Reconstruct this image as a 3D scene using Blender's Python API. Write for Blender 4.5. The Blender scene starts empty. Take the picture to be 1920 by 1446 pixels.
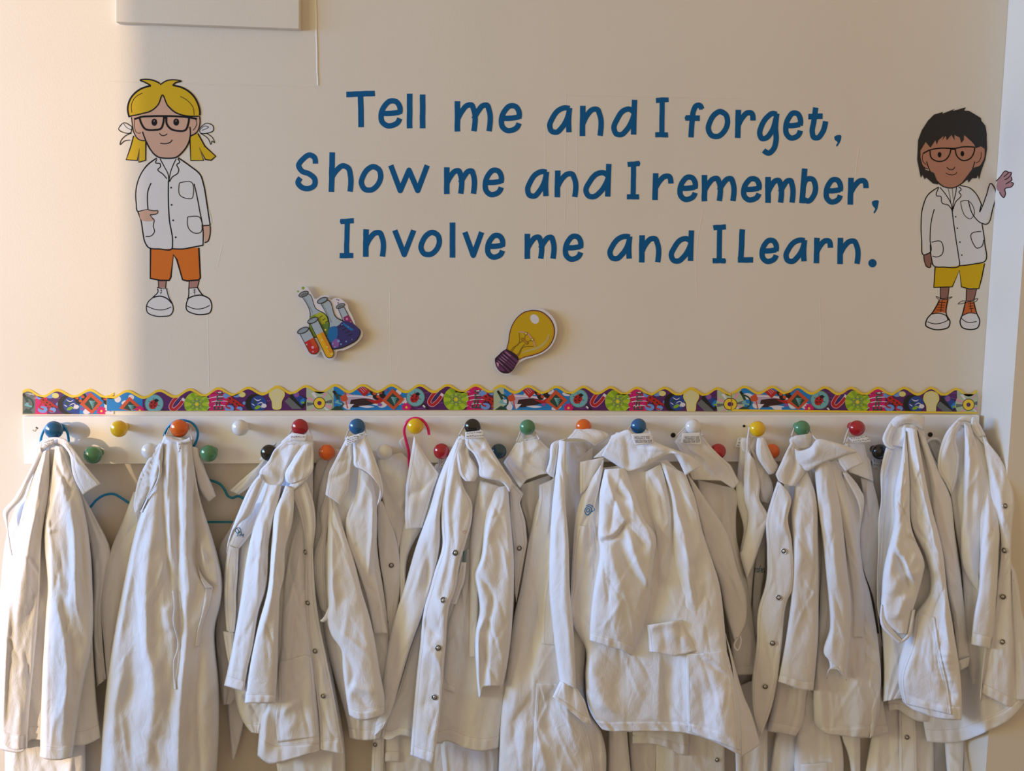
import bpy, math, random
import numpy as np
from mathutils import Vector
from mathutils.geometry import tessellate_polygon

# ------------------------------------------------------------------ camera, world, lights, exposure
SC = bpy.context.scene
COL = SC.collection
W_PX, H_PX = 1920.0, 1446.0
FOC = 1480.0                                   # focal length in pixels
PITCH = math.radians(6.5)
DIST = 1.77
CAM = np.array([0.0, -DIST * math.cos(PITCH), 1.25 + DIST * math.sin(PITCH)])
FWD = np.array([0.0, math.cos(PITCH), -math.sin(PITCH)])
UPV = np.array([0.0, math.sin(PITCH), math.cos(PITCH)])

cam_data = bpy.data.cameras.new('camera')
cam_data.sensor_fit = 'HORIZONTAL'
cam_data.sensor_width = 36.0
cam_data.lens = 36.0 * FOC / W_PX
cam_data.clip_start = 0.02
cam_ob = bpy.data.objects.new('camera', cam_data)
COL.objects.link(cam_ob)
cam_ob.location = CAM
cam_ob.rotation_euler = (math.radians(90) - PITCH, 0, 0)
SC.camera = cam_ob

world = bpy.data.worlds.new('world')
SC.world = world
world.use_nodes = True
world.node_tree.nodes['Background'].inputs[0].default_value = (1.0, 0.75, 0.50, 1)
world.node_tree.nodes['Background'].inputs[1].default_value = 0.48

SUN_AZ, SUN_EL = math.radians(50), math.radians(8)
sun = bpy.data.lights.new('low_sun', 'SUN')
sun.energy = 2.6
sun.color = (1.0, 0.71, 0.48)
sun.angle = math.radians(0.55)
sun_ob = bpy.data.objects.new('low_sun', sun)
COL.objects.link(sun_ob)
sd = Vector((math.sin(SUN_AZ) * math.cos(SUN_EL), math.cos(SUN_AZ) * math.cos(SUN_EL), -math.sin(SUN_EL)))
sun_ob.rotation_euler = sd.to_track_quat('-Z', 'Y').to_euler()
sun_ob.location = (-6, -5, 3)

LEFT_X = -4.5
def window_light(y, width, energy, color):
    L = bpy.data.lights.new('window_daylight', 'AREA')
    L.shape = 'RECTANGLE'; L.size = width; L.size_y = 1.5
    L.energy = energy; L.color = color
    o = bpy.data.objects.new('window_daylight', L); COL.objects.link(o)
    o.location = (LEFT_X + 0.05, y, 1.95)
    o.rotation_euler = Vector((1.0, 0.0, 0.0)).to_track_quat('-Z', 'Z').to_euler()
window_light(-2.55, 1.1, 60, (1.0, 0.97, 0.52))      # near side of the window: pale sky
window_light(-1.05, 1.1, 210, (0.21, 0.45, 1.0))      # far side: deeper blue sky, grazing the wall

SC.view_settings.view_transform = 'Standard'
SC.view_settings.look = 'None'
SC.view_settings.exposure = 0.0
SC.view_settings.gamma = 1.0
SC.view_settings.use_curve_mapping = False

# ------------------------------------------------------------------ helpers
def unproj(px, py, d):
    """pixel of the photograph -> point on the plane d millimetres in front of the wall"""
    px = np.asarray(px, float); py = np.asarray(py, float); d = np.asarray(d, float) / 1000.0
    a = (px - W_PX / 2) / FOC; b = -(py - H_PX / 2) / FOC
    ry = FWD[1] + b * UPV[1]; rz = FWD[2] + b * UPV[2]
    t = (-d - CAM[1]) / ry
    return np.stack(np.broadcast_arrays(CAM[0] + t * a, -d, CAM[2] + t * rz), -1)

CROPS = {'P': (0, 0, 1.0),
         'A1': (0, 780, 4), 'A2': (0, 1113, 4), 'B1': (400, 780, 4), 'B2': (400, 1113, 4),
         'D1': (700, 780, 4), 'D2': (700, 1113, 4), 'E1': (1000, 780, 4), 'E2': (1000, 1113, 4),
         'F1': (1340, 780, 4), 'F2': (1340, 1113, 4), 'G1': (1560, 780, 4.342), 'G2': (1560, 1113, 4.342),
         'M1': (200, 130, 6.025), 'M2': (200, 280, 4.253), 'M3': (1680, 180, 6.025), 'M4': (1680, 330, 4.6625),
         'S1': (540, 520, 8.506), 'S2': (910, 560, 9.64), 'T1': (540, 150, 3.3103), 'T2': (1100, 150, 3.3103)}

def P(s):
    """'A1 10,20 30,40 A2 5,6' -> pixel coordinates (traced on sheets of the plan)"""
    if not isinstance(s, str):
        return np.asarray(s, float)
    out = []; c = CROPS['P']
    for tok in s.split():
        if tok in CROPS:
            c = CROPS[tok]
        else:
            x, y = tok.split(',')
            out.append((c[0] + float(x) / c[2], c[1] + float(y) / c[2]))
    return np.array(out, float)

def srgb(c):
    if isinstance(c, str):
        c = tuple(int(c[i:i + 2], 16) / 255 for i in (0, 2, 4))
    return tuple(x / 12.92 if x <= 0.04045 else ((x + 0.055) / 1.055) ** 2.4 for x in c)

MATS = {}
def mat(name, col, rough=0.6, metal=0.0, spec=0.5, coat=0.0):
    if name in MATS:
        return MATS[name]
    m = bpy.data.materials.new(name); m.use_nodes = True
    b = m.node_tree.nodes['Principled BSDF']
    b.inputs['Base Color'].default_value = (*srgb(col), 1)
    b.inputs['Roughness'].default_value = rough
    b.inputs['Metallic'].default_value = metal
    b.inputs['Specular IOR Level'].default_value = spec
    b.inputs['Coat Weight'].default_value = coat
    MATS[name] = m
    return m

def add_noise(m, scale, strength, dist, colvar=0.0, stretch=(1, 1, 1), detail=4, cscale=3.0):
    nt = m.node_tree; b = nt.nodes['Principled BSDF']
    tc = nt.nodes.new('ShaderNodeTexCoord'); mp = nt.nodes.new('ShaderNodeMapping')
    mp.inputs['Scale'].default_value = stretch
    n = nt.nodes.new('ShaderNodeTexNoise'); n.inputs['Scale'].default_value = scale; n.inputs['Detail'].default_value = detail
    bp = nt.nodes.new('ShaderNodeBump'); bp.inputs['Strength'].default_value = strength; bp.inputs['Distance'].default_value = dist
    nt.links.new(tc.outputs['Object'], mp.inputs['Vector']); nt.links.new(mp.outputs[0], n.inputs['Vector'])
    nt.links.new(n.outputs['Fac'], bp.inputs['Height']); nt.links.new(bp.outputs[0], b.inputs['Normal'])
    if colvar:
        n2 = nt.nodes.new('ShaderNodeTexNoise'); n2.inputs['Scale'].default_value = cscale; n2.inputs['Detail'].default_value = 3
        nt.links.new(tc.outputs['Object'], n2.inputs['Vector'])
        rp = nt.nodes.new('ShaderNodeValToRGB')
        c = b.inputs['Base Color'].default_value
        rp.color_ramp.elements[0].position = 0.35; rp.color_ramp.elements[1].position = 0.62
        rp.color_ramp.elements[0].color = (c[0] * (1 - colvar), c[1] * (1 - colvar * 1.1), c[2] * (1 - colvar * 1.3), 1)
        rp.color_ramp.elements[1].color = c
        nt.links.new(n2.outputs['Fac'], rp.inputs[0]); nt.links.new(rp.outputs[0], b.inputs['Base Color'])
    return m

M_WALL = add_noise(mat('painted_plaster', (0.90, 0.865, 0.80), 0.55, spec=0.35), 260, 0.22, 0.0008, 0.025, (1, 1, 0.6), 5, 2.5)
M_BOARD = add_noise(mat('white_gloss_board', (0.965, 0.955, 0.93), 0.32, spec=0.5), 40, 0.15, 0.001, 0.03, (0.15, 1, 1), 4, 5)
M_FLOOR = add_noise(mat('floor_vinyl', (0.55, 0.47, 0.38), 0.45), 20, 0.1, 0.001, 0.1)

def fabric(name, col, dirt):
    m = mat(name, col, 0.85, spec=0.2)
    add_noise(m, 900, 0.25, 0.0004, dirt, (1, 1, 1), 2, 5.5)
    nt = m.node_tree; b = nt.nodes['Principled BSDF']
    b.inputs['Sheen Weight'].default_value = 0.08
    fine = next(n for n in nt.nodes if n.type == 'BUMP'); tc = next(n for n in nt.nodes if n.type == 'TEX_COORD')
    mp = nt.nodes.new('ShaderNodeMapping'); mp.inputs['Scale'].default_value = (1, 1, 0.55); mp.inputs['Rotation'].default_value = (0, 0.35, 0)
    n = nt.nodes.new('ShaderNodeTexNoise'); n.inputs['Scale'].default_value = 38; n.inputs['Detail'].default_value = 8; n.inputs['Roughness'].default_value = 0.62; n.inputs['Distortion'].default_value = 0.6
    bp = nt.nodes.new('ShaderNodeBump'); bp.inputs['Strength'].default_value = 0.75; bp.inputs['Distance'].default_value = 0.004
    nt.links.new(tc.outputs['Object'], mp.inputs['Vector']); nt.links.new(mp.outputs[0], n.inputs['Vector'])
    nt.links.new(n.outputs['Fac'], bp.inputs['Height']); nt.links.new(bp.outputs[0], fine.inputs['Normal'])
    return m
FABS = [fabric('white_drill_cotton', (0.94, 0.945, 0.955), 0.03), fabric('cream_drill_cotton', (0.935, 0.935, 0.94), 0.04),
        fabric('worn_white_cotton', (0.92, 0.92, 0.925), 0.06)]
M_LABEL = mat('label_satin', (0.93, 0.93, 0.93), 0.5)
M_PRINT = mat('label_print', (0.16, 0.17, 0.22), 0.7)
M_METAL = mat('snap_metal', (0.78, 0.77, 0.75), 0.3, 0.75)
M_HOLE = mat('dark_recess', (0.13, 0.12, 0.11), 0.8)
M_CORD = mat('tape_white', (0.88, 0.87, 0.86), 0.8)
STITCHED = ('collar', 'lapel', 'placket', 'pocket', 'cuff', 'facing')
M_SEAM = mat('seam_thread', (0.85, 0.835, 0.815), 0.9, spec=0.1)
M_EMB = mat('blue_thread', (0.10, 0.52, 0.80), 0.7)

def tag(o, label=None, cat=None, group=None, kind=None):
    for k, v in (('label', label), ('category', cat), ('group', group), ('kind', kind)):
        if v: o[k] = v
    return o

def thing(name, label, cat, group=None, loc=(0, 0, 0)):
    o = bpy.data.objects.new(name, None); COL.objects.link(o)
    o.empty_display_size = 0.05; o.location = loc
    return tag(o, label, cat, group)

def link(name, verts, faces, mats, parent=None, fmat=None, smooth=True, label=None):
    me = bpy.data.meshes.new(name)
    me.from_pydata([tuple(v) for v in verts], [], faces)
    for m in (mats if isinstance(mats, (list, tuple)) else [mats]):
        me.materials.append(m)
    if fmat is not None:
        me.polygons.foreach_set('material_index', np.asarray(fmat, np.int32))
    if smooth:
        me.polygons.foreach_set('use_smooth', np.ones(len(faces), bool))
    me.update()
    o = bpy.data.objects.new(name, me); COL.objects.link(o)
    if parent is not None:
        o.parent = parent
        o.matrix_parent_inverse = PARENT_INV(parent)
    if label: o['label'] = label
    return o

def PARENT_INV(p):
    # parts are modelled in place, so only a thing's own root has an offset to undo
    return p.matrix_basis.inverted() if p.parent is None else p.matrix_basis.copy()

def hermite(pts, ts, t):
    """smooth curve through pts at parameters ts"""
    n = len(pts)
    if n == 2:
        w = ((t - ts[0]) / (ts[1] - ts[0]))[:, None]
        return pts[0] * (1 - w) + pts[1] * w
    m = np.zeros_like(pts)
    for i in range(n):
        if 0 < i < n - 1:
            h0 = ts[i] - ts[i - 1]; h1 = ts[i + 1] - ts[i]
            m[i] = ((pts[i] - pts[i - 1]) / h0 * h1 + (pts[i + 1] - pts[i]) / h1 * h0) / (h0 + h1)
    m[0] = 1.5 * (pts[1] - pts[0]) / (ts[1] - ts[0]) - 0.5 * m[1]
    m[-1] = 1.5 * (pts[-1] - pts[-2]) / (ts[-1] - ts[-2]) - 0.5 * m[-2]
    k = np.clip(np.searchsorted(ts, t, side='right') - 1, 0, n - 2)
    h = (ts[k + 1] - ts[k]); s = (t - ts[k]) / h
    s = s[:, None]; h = h[:, None]
    return ((2 * s**3 - 3 * s**2 + 1) * pts[k] + (s**3 - 2 * s**2 + s) * h * m[k]
            + (-2 * s**3 + 3 * s**2) * pts[k + 1] + (s**3 - s**2) * h * m[k + 1])

def chord(p):
    l = np.r_[0, np.cumsum(np.maximum(np.hypot(*np.diff(p, axis=0).T), 1e-3))]
    return l / l[-1], l[-1]

def smooth_path(p, n, sharp=False):
    ts, _ = chord(p)
    t = np.linspace(0, 1, n)
    if sharp:
        return np.stack([np.interp(t, ts, p[:, 0]), np.interp(t, ts, p[:, 1])], -1)
    return hermite(p, ts, t)

_rs = np.random.RandomState(7)
_LAT = _rs.rand(256, 256)
def vnoise(x, y):
    """smooth value noise in -1..1"""
    x = np.asarray(x, float); y = np.asarray(y, float)
    xi = np.floor(x).astype(int); yi = np.floor(y).astype(int)
    fx = x - xi; fy = y - yi
    fx = fx * fx * (3 - 2 * fx); fy = fy * fy * (3 - 2 * fy)
    g = lambda a, b: _LAT[a % 256, b % 256]
    return ((g(xi, yi) * (1 - fx) + g(xi + 1, yi) * fx) * (1 - fy) + (g(xi, yi + 1) * (1 - fx) + g(xi + 1, yi + 1) * fx) * fy) * 2 - 1

def lin(v, seq):
    seq = np.atleast_1d(np.asarray(seq, float))
    if len(seq) == 1:
        return np.full_like(v, seq[0])
    if len(seq) == 2:
        return np.interp(v, [0, 1], seq)
    t = np.linspace(0, 1, len(seq))
    return hermite(seq[:, None], t, np.clip(v, 0, 1))[:, 0]

class Surf:
    pass

NSURF = [0]
FOLD = 0.9
FOLD_W = 0.6
def fold_depth(px, py, folds):
    z = np.zeros_like(px)
    for f in folds:
        path, amp, w = f[0], f[1], f[2]
        sharp = f[3] if len(f) > 3 else 1.0
        pts = P(path)
        if abs(pts[-1, 1] - pts[0, 1]) >= abs(pts[-1, 0] - pts[0, 0]):
            a, b, q, r = 1, 0, py, px
        else:
            a, b, q, r = 0, 1, px, py
        pts = pts[np.argsort(pts[:, a], kind='stable')]
        q0, q1 = pts[0, a], pts[-1, a]
        dense = smooth_path(pts, 60)
        o = np.argsort(dense[:, a], kind='stable')
        xc = np.interp(q, dense[o, a], dense[o, b])
        t = (r - xc) / (w * (FOLD_W if abs(w) > 3 else 1))
        t = np.where(t > 0, t * sharp, t)
        g = np.exp(-np.abs(t) ** 1.6)
        fade = max(16.0, 0.4 * (q1 - q0))
        win = np.clip((q - q0 + fade * 0.5) / fade, 0, 1) * np.clip((q1 - q + fade * 0.5) / fade, 0, 1)
        z += FOLD * amp * g * win * win * (3 - 2 * win)
    return z

def cloth(parent, name, A, B, d, b=8, tube=None, folds=(), auto=(0, 0), hem=0, hemline=None, noise=2.0, on=None, off=1.8,
          fab=None, n=3.0, step=3.2, sharp=False, stitch=True, label=None, th=1.3, topline=None, seam=(), dR=None, dRu=(0, 1), crease=1.0):
    """A garment panel between two drawn edges (top to bottom), d millimetres off the wall at its edges, bulging b
    between them, with folds running down drawn lines. tube: depth of a closed back."""
    NSURF[0] += 1; sd = NSURF[0] * 17.31
    A = P(A); B = P(B)
    ta, la = chord(A); tb, lb = chord(B)
    if len(A) == len(B) and not sharp:
        ta = tb = 0.5 * (ta + tb)
    nv = int(np.clip(max(la, lb) / step, 6, 190)) + 1
    v = np.linspace(0, 1, nv)
    if sharp:
        a = np.stack([np.interp(v, ta, A[:, k]) for k in (0, 1)], -1); c = np.stack([np.interp(v, tb, B[:, k]) for k in (0, 1)], -1)
    else:
        a = hermite(A, ta, v); c = hermite(B, tb, v)
    wmax = np.max(np.hypot(*(a - c).T))
    nu = int(np.clip(wmax / step, 5, 150)) + 1
    u = np.linspace(0, 1, nu)
    # denser towards the two edges
    u = 0.75 * u + 0.25 * (0.5 - 0.5 * np.cos(np.pi * u))
    U, V = np.meshgrid(u, v)
    X = a[:, None, 0] * (1 - U) + c[:, None, 0] * U
    Y = a[:, None, 1] * (1 - U) + c[:, None, 1] * U
    if hemline is not None:
        hp = P(hemline)
        o = np.argsort(hp[:, 0]); hp = hp[o]
        hs = smooth_path(hp, 40) if not sharp else hp
        o = np.argsort(hs[:, 0], kind='stable')
        dy = np.interp(X[-1], hs[o, 0], hs[o, 1]) - Y[-1]
        Y = Y + dy[None, :] * np.clip((V - 0.45) / 0.55, 0, 1) ** 1.6
    if topline is not None:
        hp = P(topline); hp = hp[np.argsort(hp[:, 0])]
        dy = np.interp(X[0], hp[:, 0], hp[:, 1]) - Y[0]
        Y = Y + dy[None, :] * np.clip((0.5 - V) / 0.5, 0, 1) ** 1.6
    s = np.abs(2 * U - 1)
    prof = (1 - s ** n) ** (1 / n) if tube else 1 - s ** 4
    W = np.hypot(*(a - c).T)[:, None]
    E0 = lin(v, d)[:, None]
    if dR is not None:
        k = np.clip((U - dRu[0]) / (dRu[1] - dRu[0]), 0, 1); k = k * k * (3 - 2 * k) if dRu != (0, 1) else k
        E0 = E0 * (1 - k) + lin(v, dR)[:, None] * k
    if name in ('collar', 'lapel') and on is None:
        b = np.asarray(b, float) * 0.6
        noise = noise * 0.6
    D = E0 + lin(v, b)[:, None] * prof
    if on is not None:
        D = lookup(on, X, Y)[0] + off + lin(v, b)[:, None] * prof
    edge = np.clip(np.minimum(U, 1 - U) * W / 9.0, 0, 1)
    edge = edge * edge * (3 - 2 * edge)
    Z = fold_depth(X, Y, folds)
    if auto[0]:
        k = auto[0]
        w1 = vnoise(U * k + sd + 0.35 * vnoise(V * 2.2 + sd, U * 0 + 3.1), V * 1.3 + sd * 0.3)
        w2 = vnoise(U * k * 2.1 + sd + 9, V * 2.3 + sd * 0.7)
        w1 = 0.5 * w1 + 0.9 * (0.5 - np.abs(w1)) ; Z = Z + 1.1 * auto[1] * (w1 + 0.4 * w2) * (0.35 + 0.65 * np.clip(V * 2.2, 0, 1))
    if noise:
        Z = Z + noise * (0.6 * vnoise(X / 38 + sd, Y / 105 + sd) + 0.45 * vnoise((X + 0.5 * Y) / 21 + sd, (Y - 0.4 * X) / 46)
                         + 0.16 * vnoise(X / 8 + sd, Y / 14)
                         + 0.8 * (0.45 - np.abs(vnoise((X + 0.35 * Y) / 44 + sd * 2, (Y - 0.35 * X) / 95 + sd)) ) )
    L = max(la, lb)
    # a few crisp creases, mostly running down the cloth
    if crease and wmax > 16 and L > 50:
        rn = random.Random(int(sd * 100))
        for _ in range(int(np.clip(crease * wmax * L / 2000.0, 1, 34))):
            uc, vc = rn.uniform(.12, .88), rn.uniform(.08, .92)
            i, j = int(vc * (nv - 1)), int(np.clip(np.searchsorted(u, uc), 0, nu - 1))
            cx, cy = X[i, j], Y[i, j]
            i2 = min(i + 3, nv - 1); i1 = max(i - 3, 0)
            ang = math.atan2(Y[i2, j] - Y[i1, j], X[i2, j] - X[i1, j]) + rn.gauss(0, .30)
            ln = rn.uniform(20, 80); wd = rn.uniform(3.2, 7.5); am = rn.choice((-1, 1)) * rn.uniform(1.0, 3.2)
            ca, sa = math.cos(ang), math.sin(ang)
            q = (X - cx) * ca + (Y - cy) * sa
            r = -(X - cx) * sa + (Y - cy) * ca + 0.0022 * rn.uniform(-1, 1) * q * q
            t = np.where(r > 0, r * 2.2, r) / wd
            Z = Z + am * np.exp(-np.abs(t) ** 1.4) * np.exp(-(q / ln) ** 2)
    D = D + Z * edge
    if hem:
        band = np.clip((hem - (1 - V) * L) / 2.5, 0, 1)
        puck = vnoise(U * W / 8.5 + sd, V * 3 + sd)
        line = np.exp(-(((1 - V) * L - hem) / 1.8) ** 2)
        D = D + band * (0.8 + 2.8 * puck * np.clip((1 - V) * L / 4, 0.35, 1)) - 1.8 * line
    if stitch and on is None:
        for e in (U * W, (1 - U) * W):
            D = D - 0.4 * np.exp(-((e - 6.0) / 1.3) ** 2)
    for sp in seam:
        D = D + fold_depth(X, Y, [(sp, -1.6, 1.7)]) + fold_depth(X + 3.5, Y, [(sp, 0.7, 3.0)])
    wp = unproj(X, Y, D)
    verts = wp.reshape(-1, 3)
    idx = np.arange(nv * nu).reshape(nv, nu)
    F = np.stack([idx[:-1, :-1], idx[1:, :-1], idx[1:, 1:], idx[:-1, 1:]], -1).reshape(-1, 4)
    if tube:
        sb = slice(1, nu - 1)
        Db = E0 - tube * np.minimum(1, np.sqrt(np.clip(1 - s ** 2, 0, 1)) * 1.4) + 0.35 * Z * edge
        Db = np.minimum(Db, D - 1.0)
        Db = np.maximum(Db, 4.0)
        vb = unproj(X[:, sb], Y[:, sb], Db[:, sb]).reshape(-1, 3)
        base = len(verts); verts = np.concatenate([verts, vb])
        ib = base + np.arange(nv * (nu - 2)).reshape(nv, nu - 2)
        ring = np.concatenate([idx[:, :1], ib, idx[:, -1:]], 1)
        Fb = np.stack([ring[:-1, :-1], ring[:-1, 1:], ring[1:, 1:], ring[1:, :-1]], -1).reshape(-1, 4)
        F = np.concatenate([F, Fb])
    nf_cloth = len(F)
    if stitch and (name in STITCHED or hem):
        paths = []
        if name in STITCHED:
            uu = np.clip(5.5 / np.maximum(W, 12), 0, .45)
            rng = np.arange(2, nv - 1)
            for side in (0, 1):
                uc = (uu[:, 0] if side == 0 else 1 - uu[:, 0])
                paths.append([(np.interp(uc[i], u, X[i]), np.interp(uc[i], u, Y[i]), np.interp(uc[i], u, D[i])) for i in rng])
        if hem:
            vh = 1 - hem / L; i = int(np.clip(round(vh * (nv - 1)), 1, nv - 2))
            paths.append([(X[i, j], Y[i, j], D[i, j]) for j in range(1, nu - 1)])
        for pth in paths:
            pth = np.array(pth)
            if len(pth) < 4: continue
            tt = np.gradient(pth[:, :2], axis=0); tt /= np.maximum(np.hypot(*tt.T), 1e-6)[:, None]
            o2 = np.stack([-tt[:, 1], tt[:, 0]], -1) * 0.36
            la_ = unproj(pth[:, 0] + o2[:, 0], pth[:, 1] + o2[:, 1], pth[:, 2] + 0.22); lb_ = unproj(pth[:, 0] - o2[:, 0], pth[:, 1] - o2[:, 1], pth[:, 2] + 0.22)
            base = len(verts); k = len(pth); verts = np.concatenate([verts, la_, lb_])
            ii = np.arange(k - 1)
            F = np.concatenate([F, np.stack([base + ii, base + ii + 1, base + k + ii + 1, base + k + ii], -1)])
    me = bpy.data.meshes.new(name)
    me.vertices.add(len(verts)); me.vertices.foreach_set('co', verts.astype(np.float32).ravel())
    me.loops.add(F.size); me.loops.foreach_set('vertex_index', F.astype(np.int32).ravel())
    me.polygons.add(len(F))
    me.polygons.foreach_set('loop_start', np.arange(0, F.size, 4, dtype=np.int32))
    me.polygons.foreach_set('use_smooth', np.ones(len(F), bool))
    me.materials.append(fab or parent_fab(parent))
    if len(F) > nf_cloth:
        me.materials.append(M_SEAM)
        me.polygons.foreach_set('material_index', np.r_[np.zeros(nf_cloth, np.int32), np.ones(len(F) - nf_cloth, np.int32)])
    me.update(calc_edges=True)
    me.validate()
    ob = bpy.data.objects.new(name, me); COL.objects.link(ob)
    ob.parent = parent; ob.matrix_parent_inverse = PARENT_INV(parent)
    if label: ob['label'] = label
    md = ob.modifiers.new('thickness', 'SOLIDIFY'); md.thickness = th / 1000; md.offset = -1
    r = Surf(); r.X, r.Y, r.D, r.W, r.ob = X, Y, D, wp, ob
    return r

def parent_fab(p):
    return FABS[p.get('fab_i', 0)] if p else FABS[0]

def lookup(s, X, Y):
    fx, fy, fd = s.X.ravel(), s.Y.ravel(), s.D.ravel()
    x = np.ravel(X); y = np.ravel(Y)
    out = np.empty(len(x)); ii = np.empty(len(x), int)
    for i in range(0, len(x), 512):
        q = (x[i:i + 512, None] - fx) ** 2 + (y[i:i + 512, None] - fy) ** 2
        k = np.argpartition(q, 4, axis=1)[:, :4]
        qq = np.take_along_axis(q, k, 1); w = 1 / (qq + 0.3)
        out[i:i + 512] = (w * fd[k]).sum(1) / w.sum(1)
        ii[i:i + 512] = k[np.arange(len(k)), np.argmin(qq, 1)]
    return out.reshape(np.shape(X)), ii.reshape(np.shape(X))

def surf_frame(s, px, py):
    d, i = lookup(s, np.array([px]), np.array([py]))
    r, c = np.unravel_index(i[0], s.X.shape)
    r = np.clip(r, 1, s.X.shape[0] - 2); c = np.clip(c, 1, s.X.shape[1] - 2)
    du = Vector(s.W[r, c + 1] - s.W[r, c - 1]); dv = Vector(s.W[r + 1, c] - s.W[r - 1, c])
    nrm = du.cross(dv).normalized()
    if nrm.y > 0: nrm = -nrm
    return Vector(unproj(px, py, d[0] + 0.4)), nrm

def lathe(profile, seg=24):
    """profile of (radius, height) -> verts, faces round +Z"""
    vs = []; fs = []
    for r, h in profile:
        for k in range(seg):
            a = 2 * math.pi * k / seg
            vs.append((r * math.cos(a), r * math.sin(a), h))
    for i in range(len(profile) - 1):
        for k in range(seg):
            k2 = (k + 1) % seg
            fs.append((i * seg + k, i * seg + k2, (i + 1) * seg + k2, (i + 1) * seg + k))
    fs.append(tuple(range(seg))[::-1]); fs.append(tuple((len(profile) - 1) * seg + k for k in range(seg)))
    return vs, fs

SNAP_PROF = [(0.0066, 0), (0.0066, 0.0010), (0.0060, 0.0018), (0.0050, 0.0016), (0.0042, 0.0009), (0.0034, 0.0009), (0.0030, 0.0024), (0.0018, 0.0030), (0.0004, 0.0030)]
def snap(parent, s, where, scale=1.0):
    (px, py), = P(where)
    loc, nrm = surf_frame(s, px, py)
    q = nrm.to_track_quat('Z', 'Y').to_matrix()
    vs, fs = lathe(SNAP_PROF, 20)
    fm = []
    for i, f in enumerate(fs):
        fm.append(1 if 3 * 20 <= i < 5 * 20 else 0)
    link('snap_button', [loc + q @ (Vector(v) * scale) for v in vs], fs, [M_METAL, M_HOLE], parent, fm, label='round metal snap button')

def tube_mesh(pts, rad, seg=10):
    pts = [Vector(p) for p in pts]; vs = []; fs = []
    up = Vector((0, 1, 0)); m = len(pts)
    for i, p in enumerate(pts):
        t = (pts[min(i + 1, m - 1)] - pts[max(i - 1, 0)]).normalized()
        x = t.cross(up)
        if x.length < 1e-4: x = t.cross(Vector((1, 0, 0)))
        x.normalize(); y = x.cross(t)
        for k in range(seg):
            a = 2 * math.pi * k / seg
            vs.append(p + (x * math.cos(a) + y * math.sin(a)) * rad)
    for i in range(m - 1):
        for k in range(seg):
            k2 = (k + 1) % seg
            fs.append((i * seg + k, i * seg + k2, (i + 1) * seg + k2, (i + 1) * seg + k))
    fs.append(tuple(range(seg))); fs.append(tuple((m - 1) * seg + k for k in range(seg))[::-1])
    return vs, fs

def wire(parent, name, path, d, rad, m, label=None, nn=None):
    p = P(path)
    n = nn or max(8, int(chord(p)[1] / 3))
    q = smooth_path(p, n)
    dd = lin(np.linspace(0, 1, n), d)
    vs, fs = tube_mesh(unproj(q[:, 0], q[:, 1], dd), rad / 1000)
    return link(name, vs, fs, m, parent, label=label)

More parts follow.
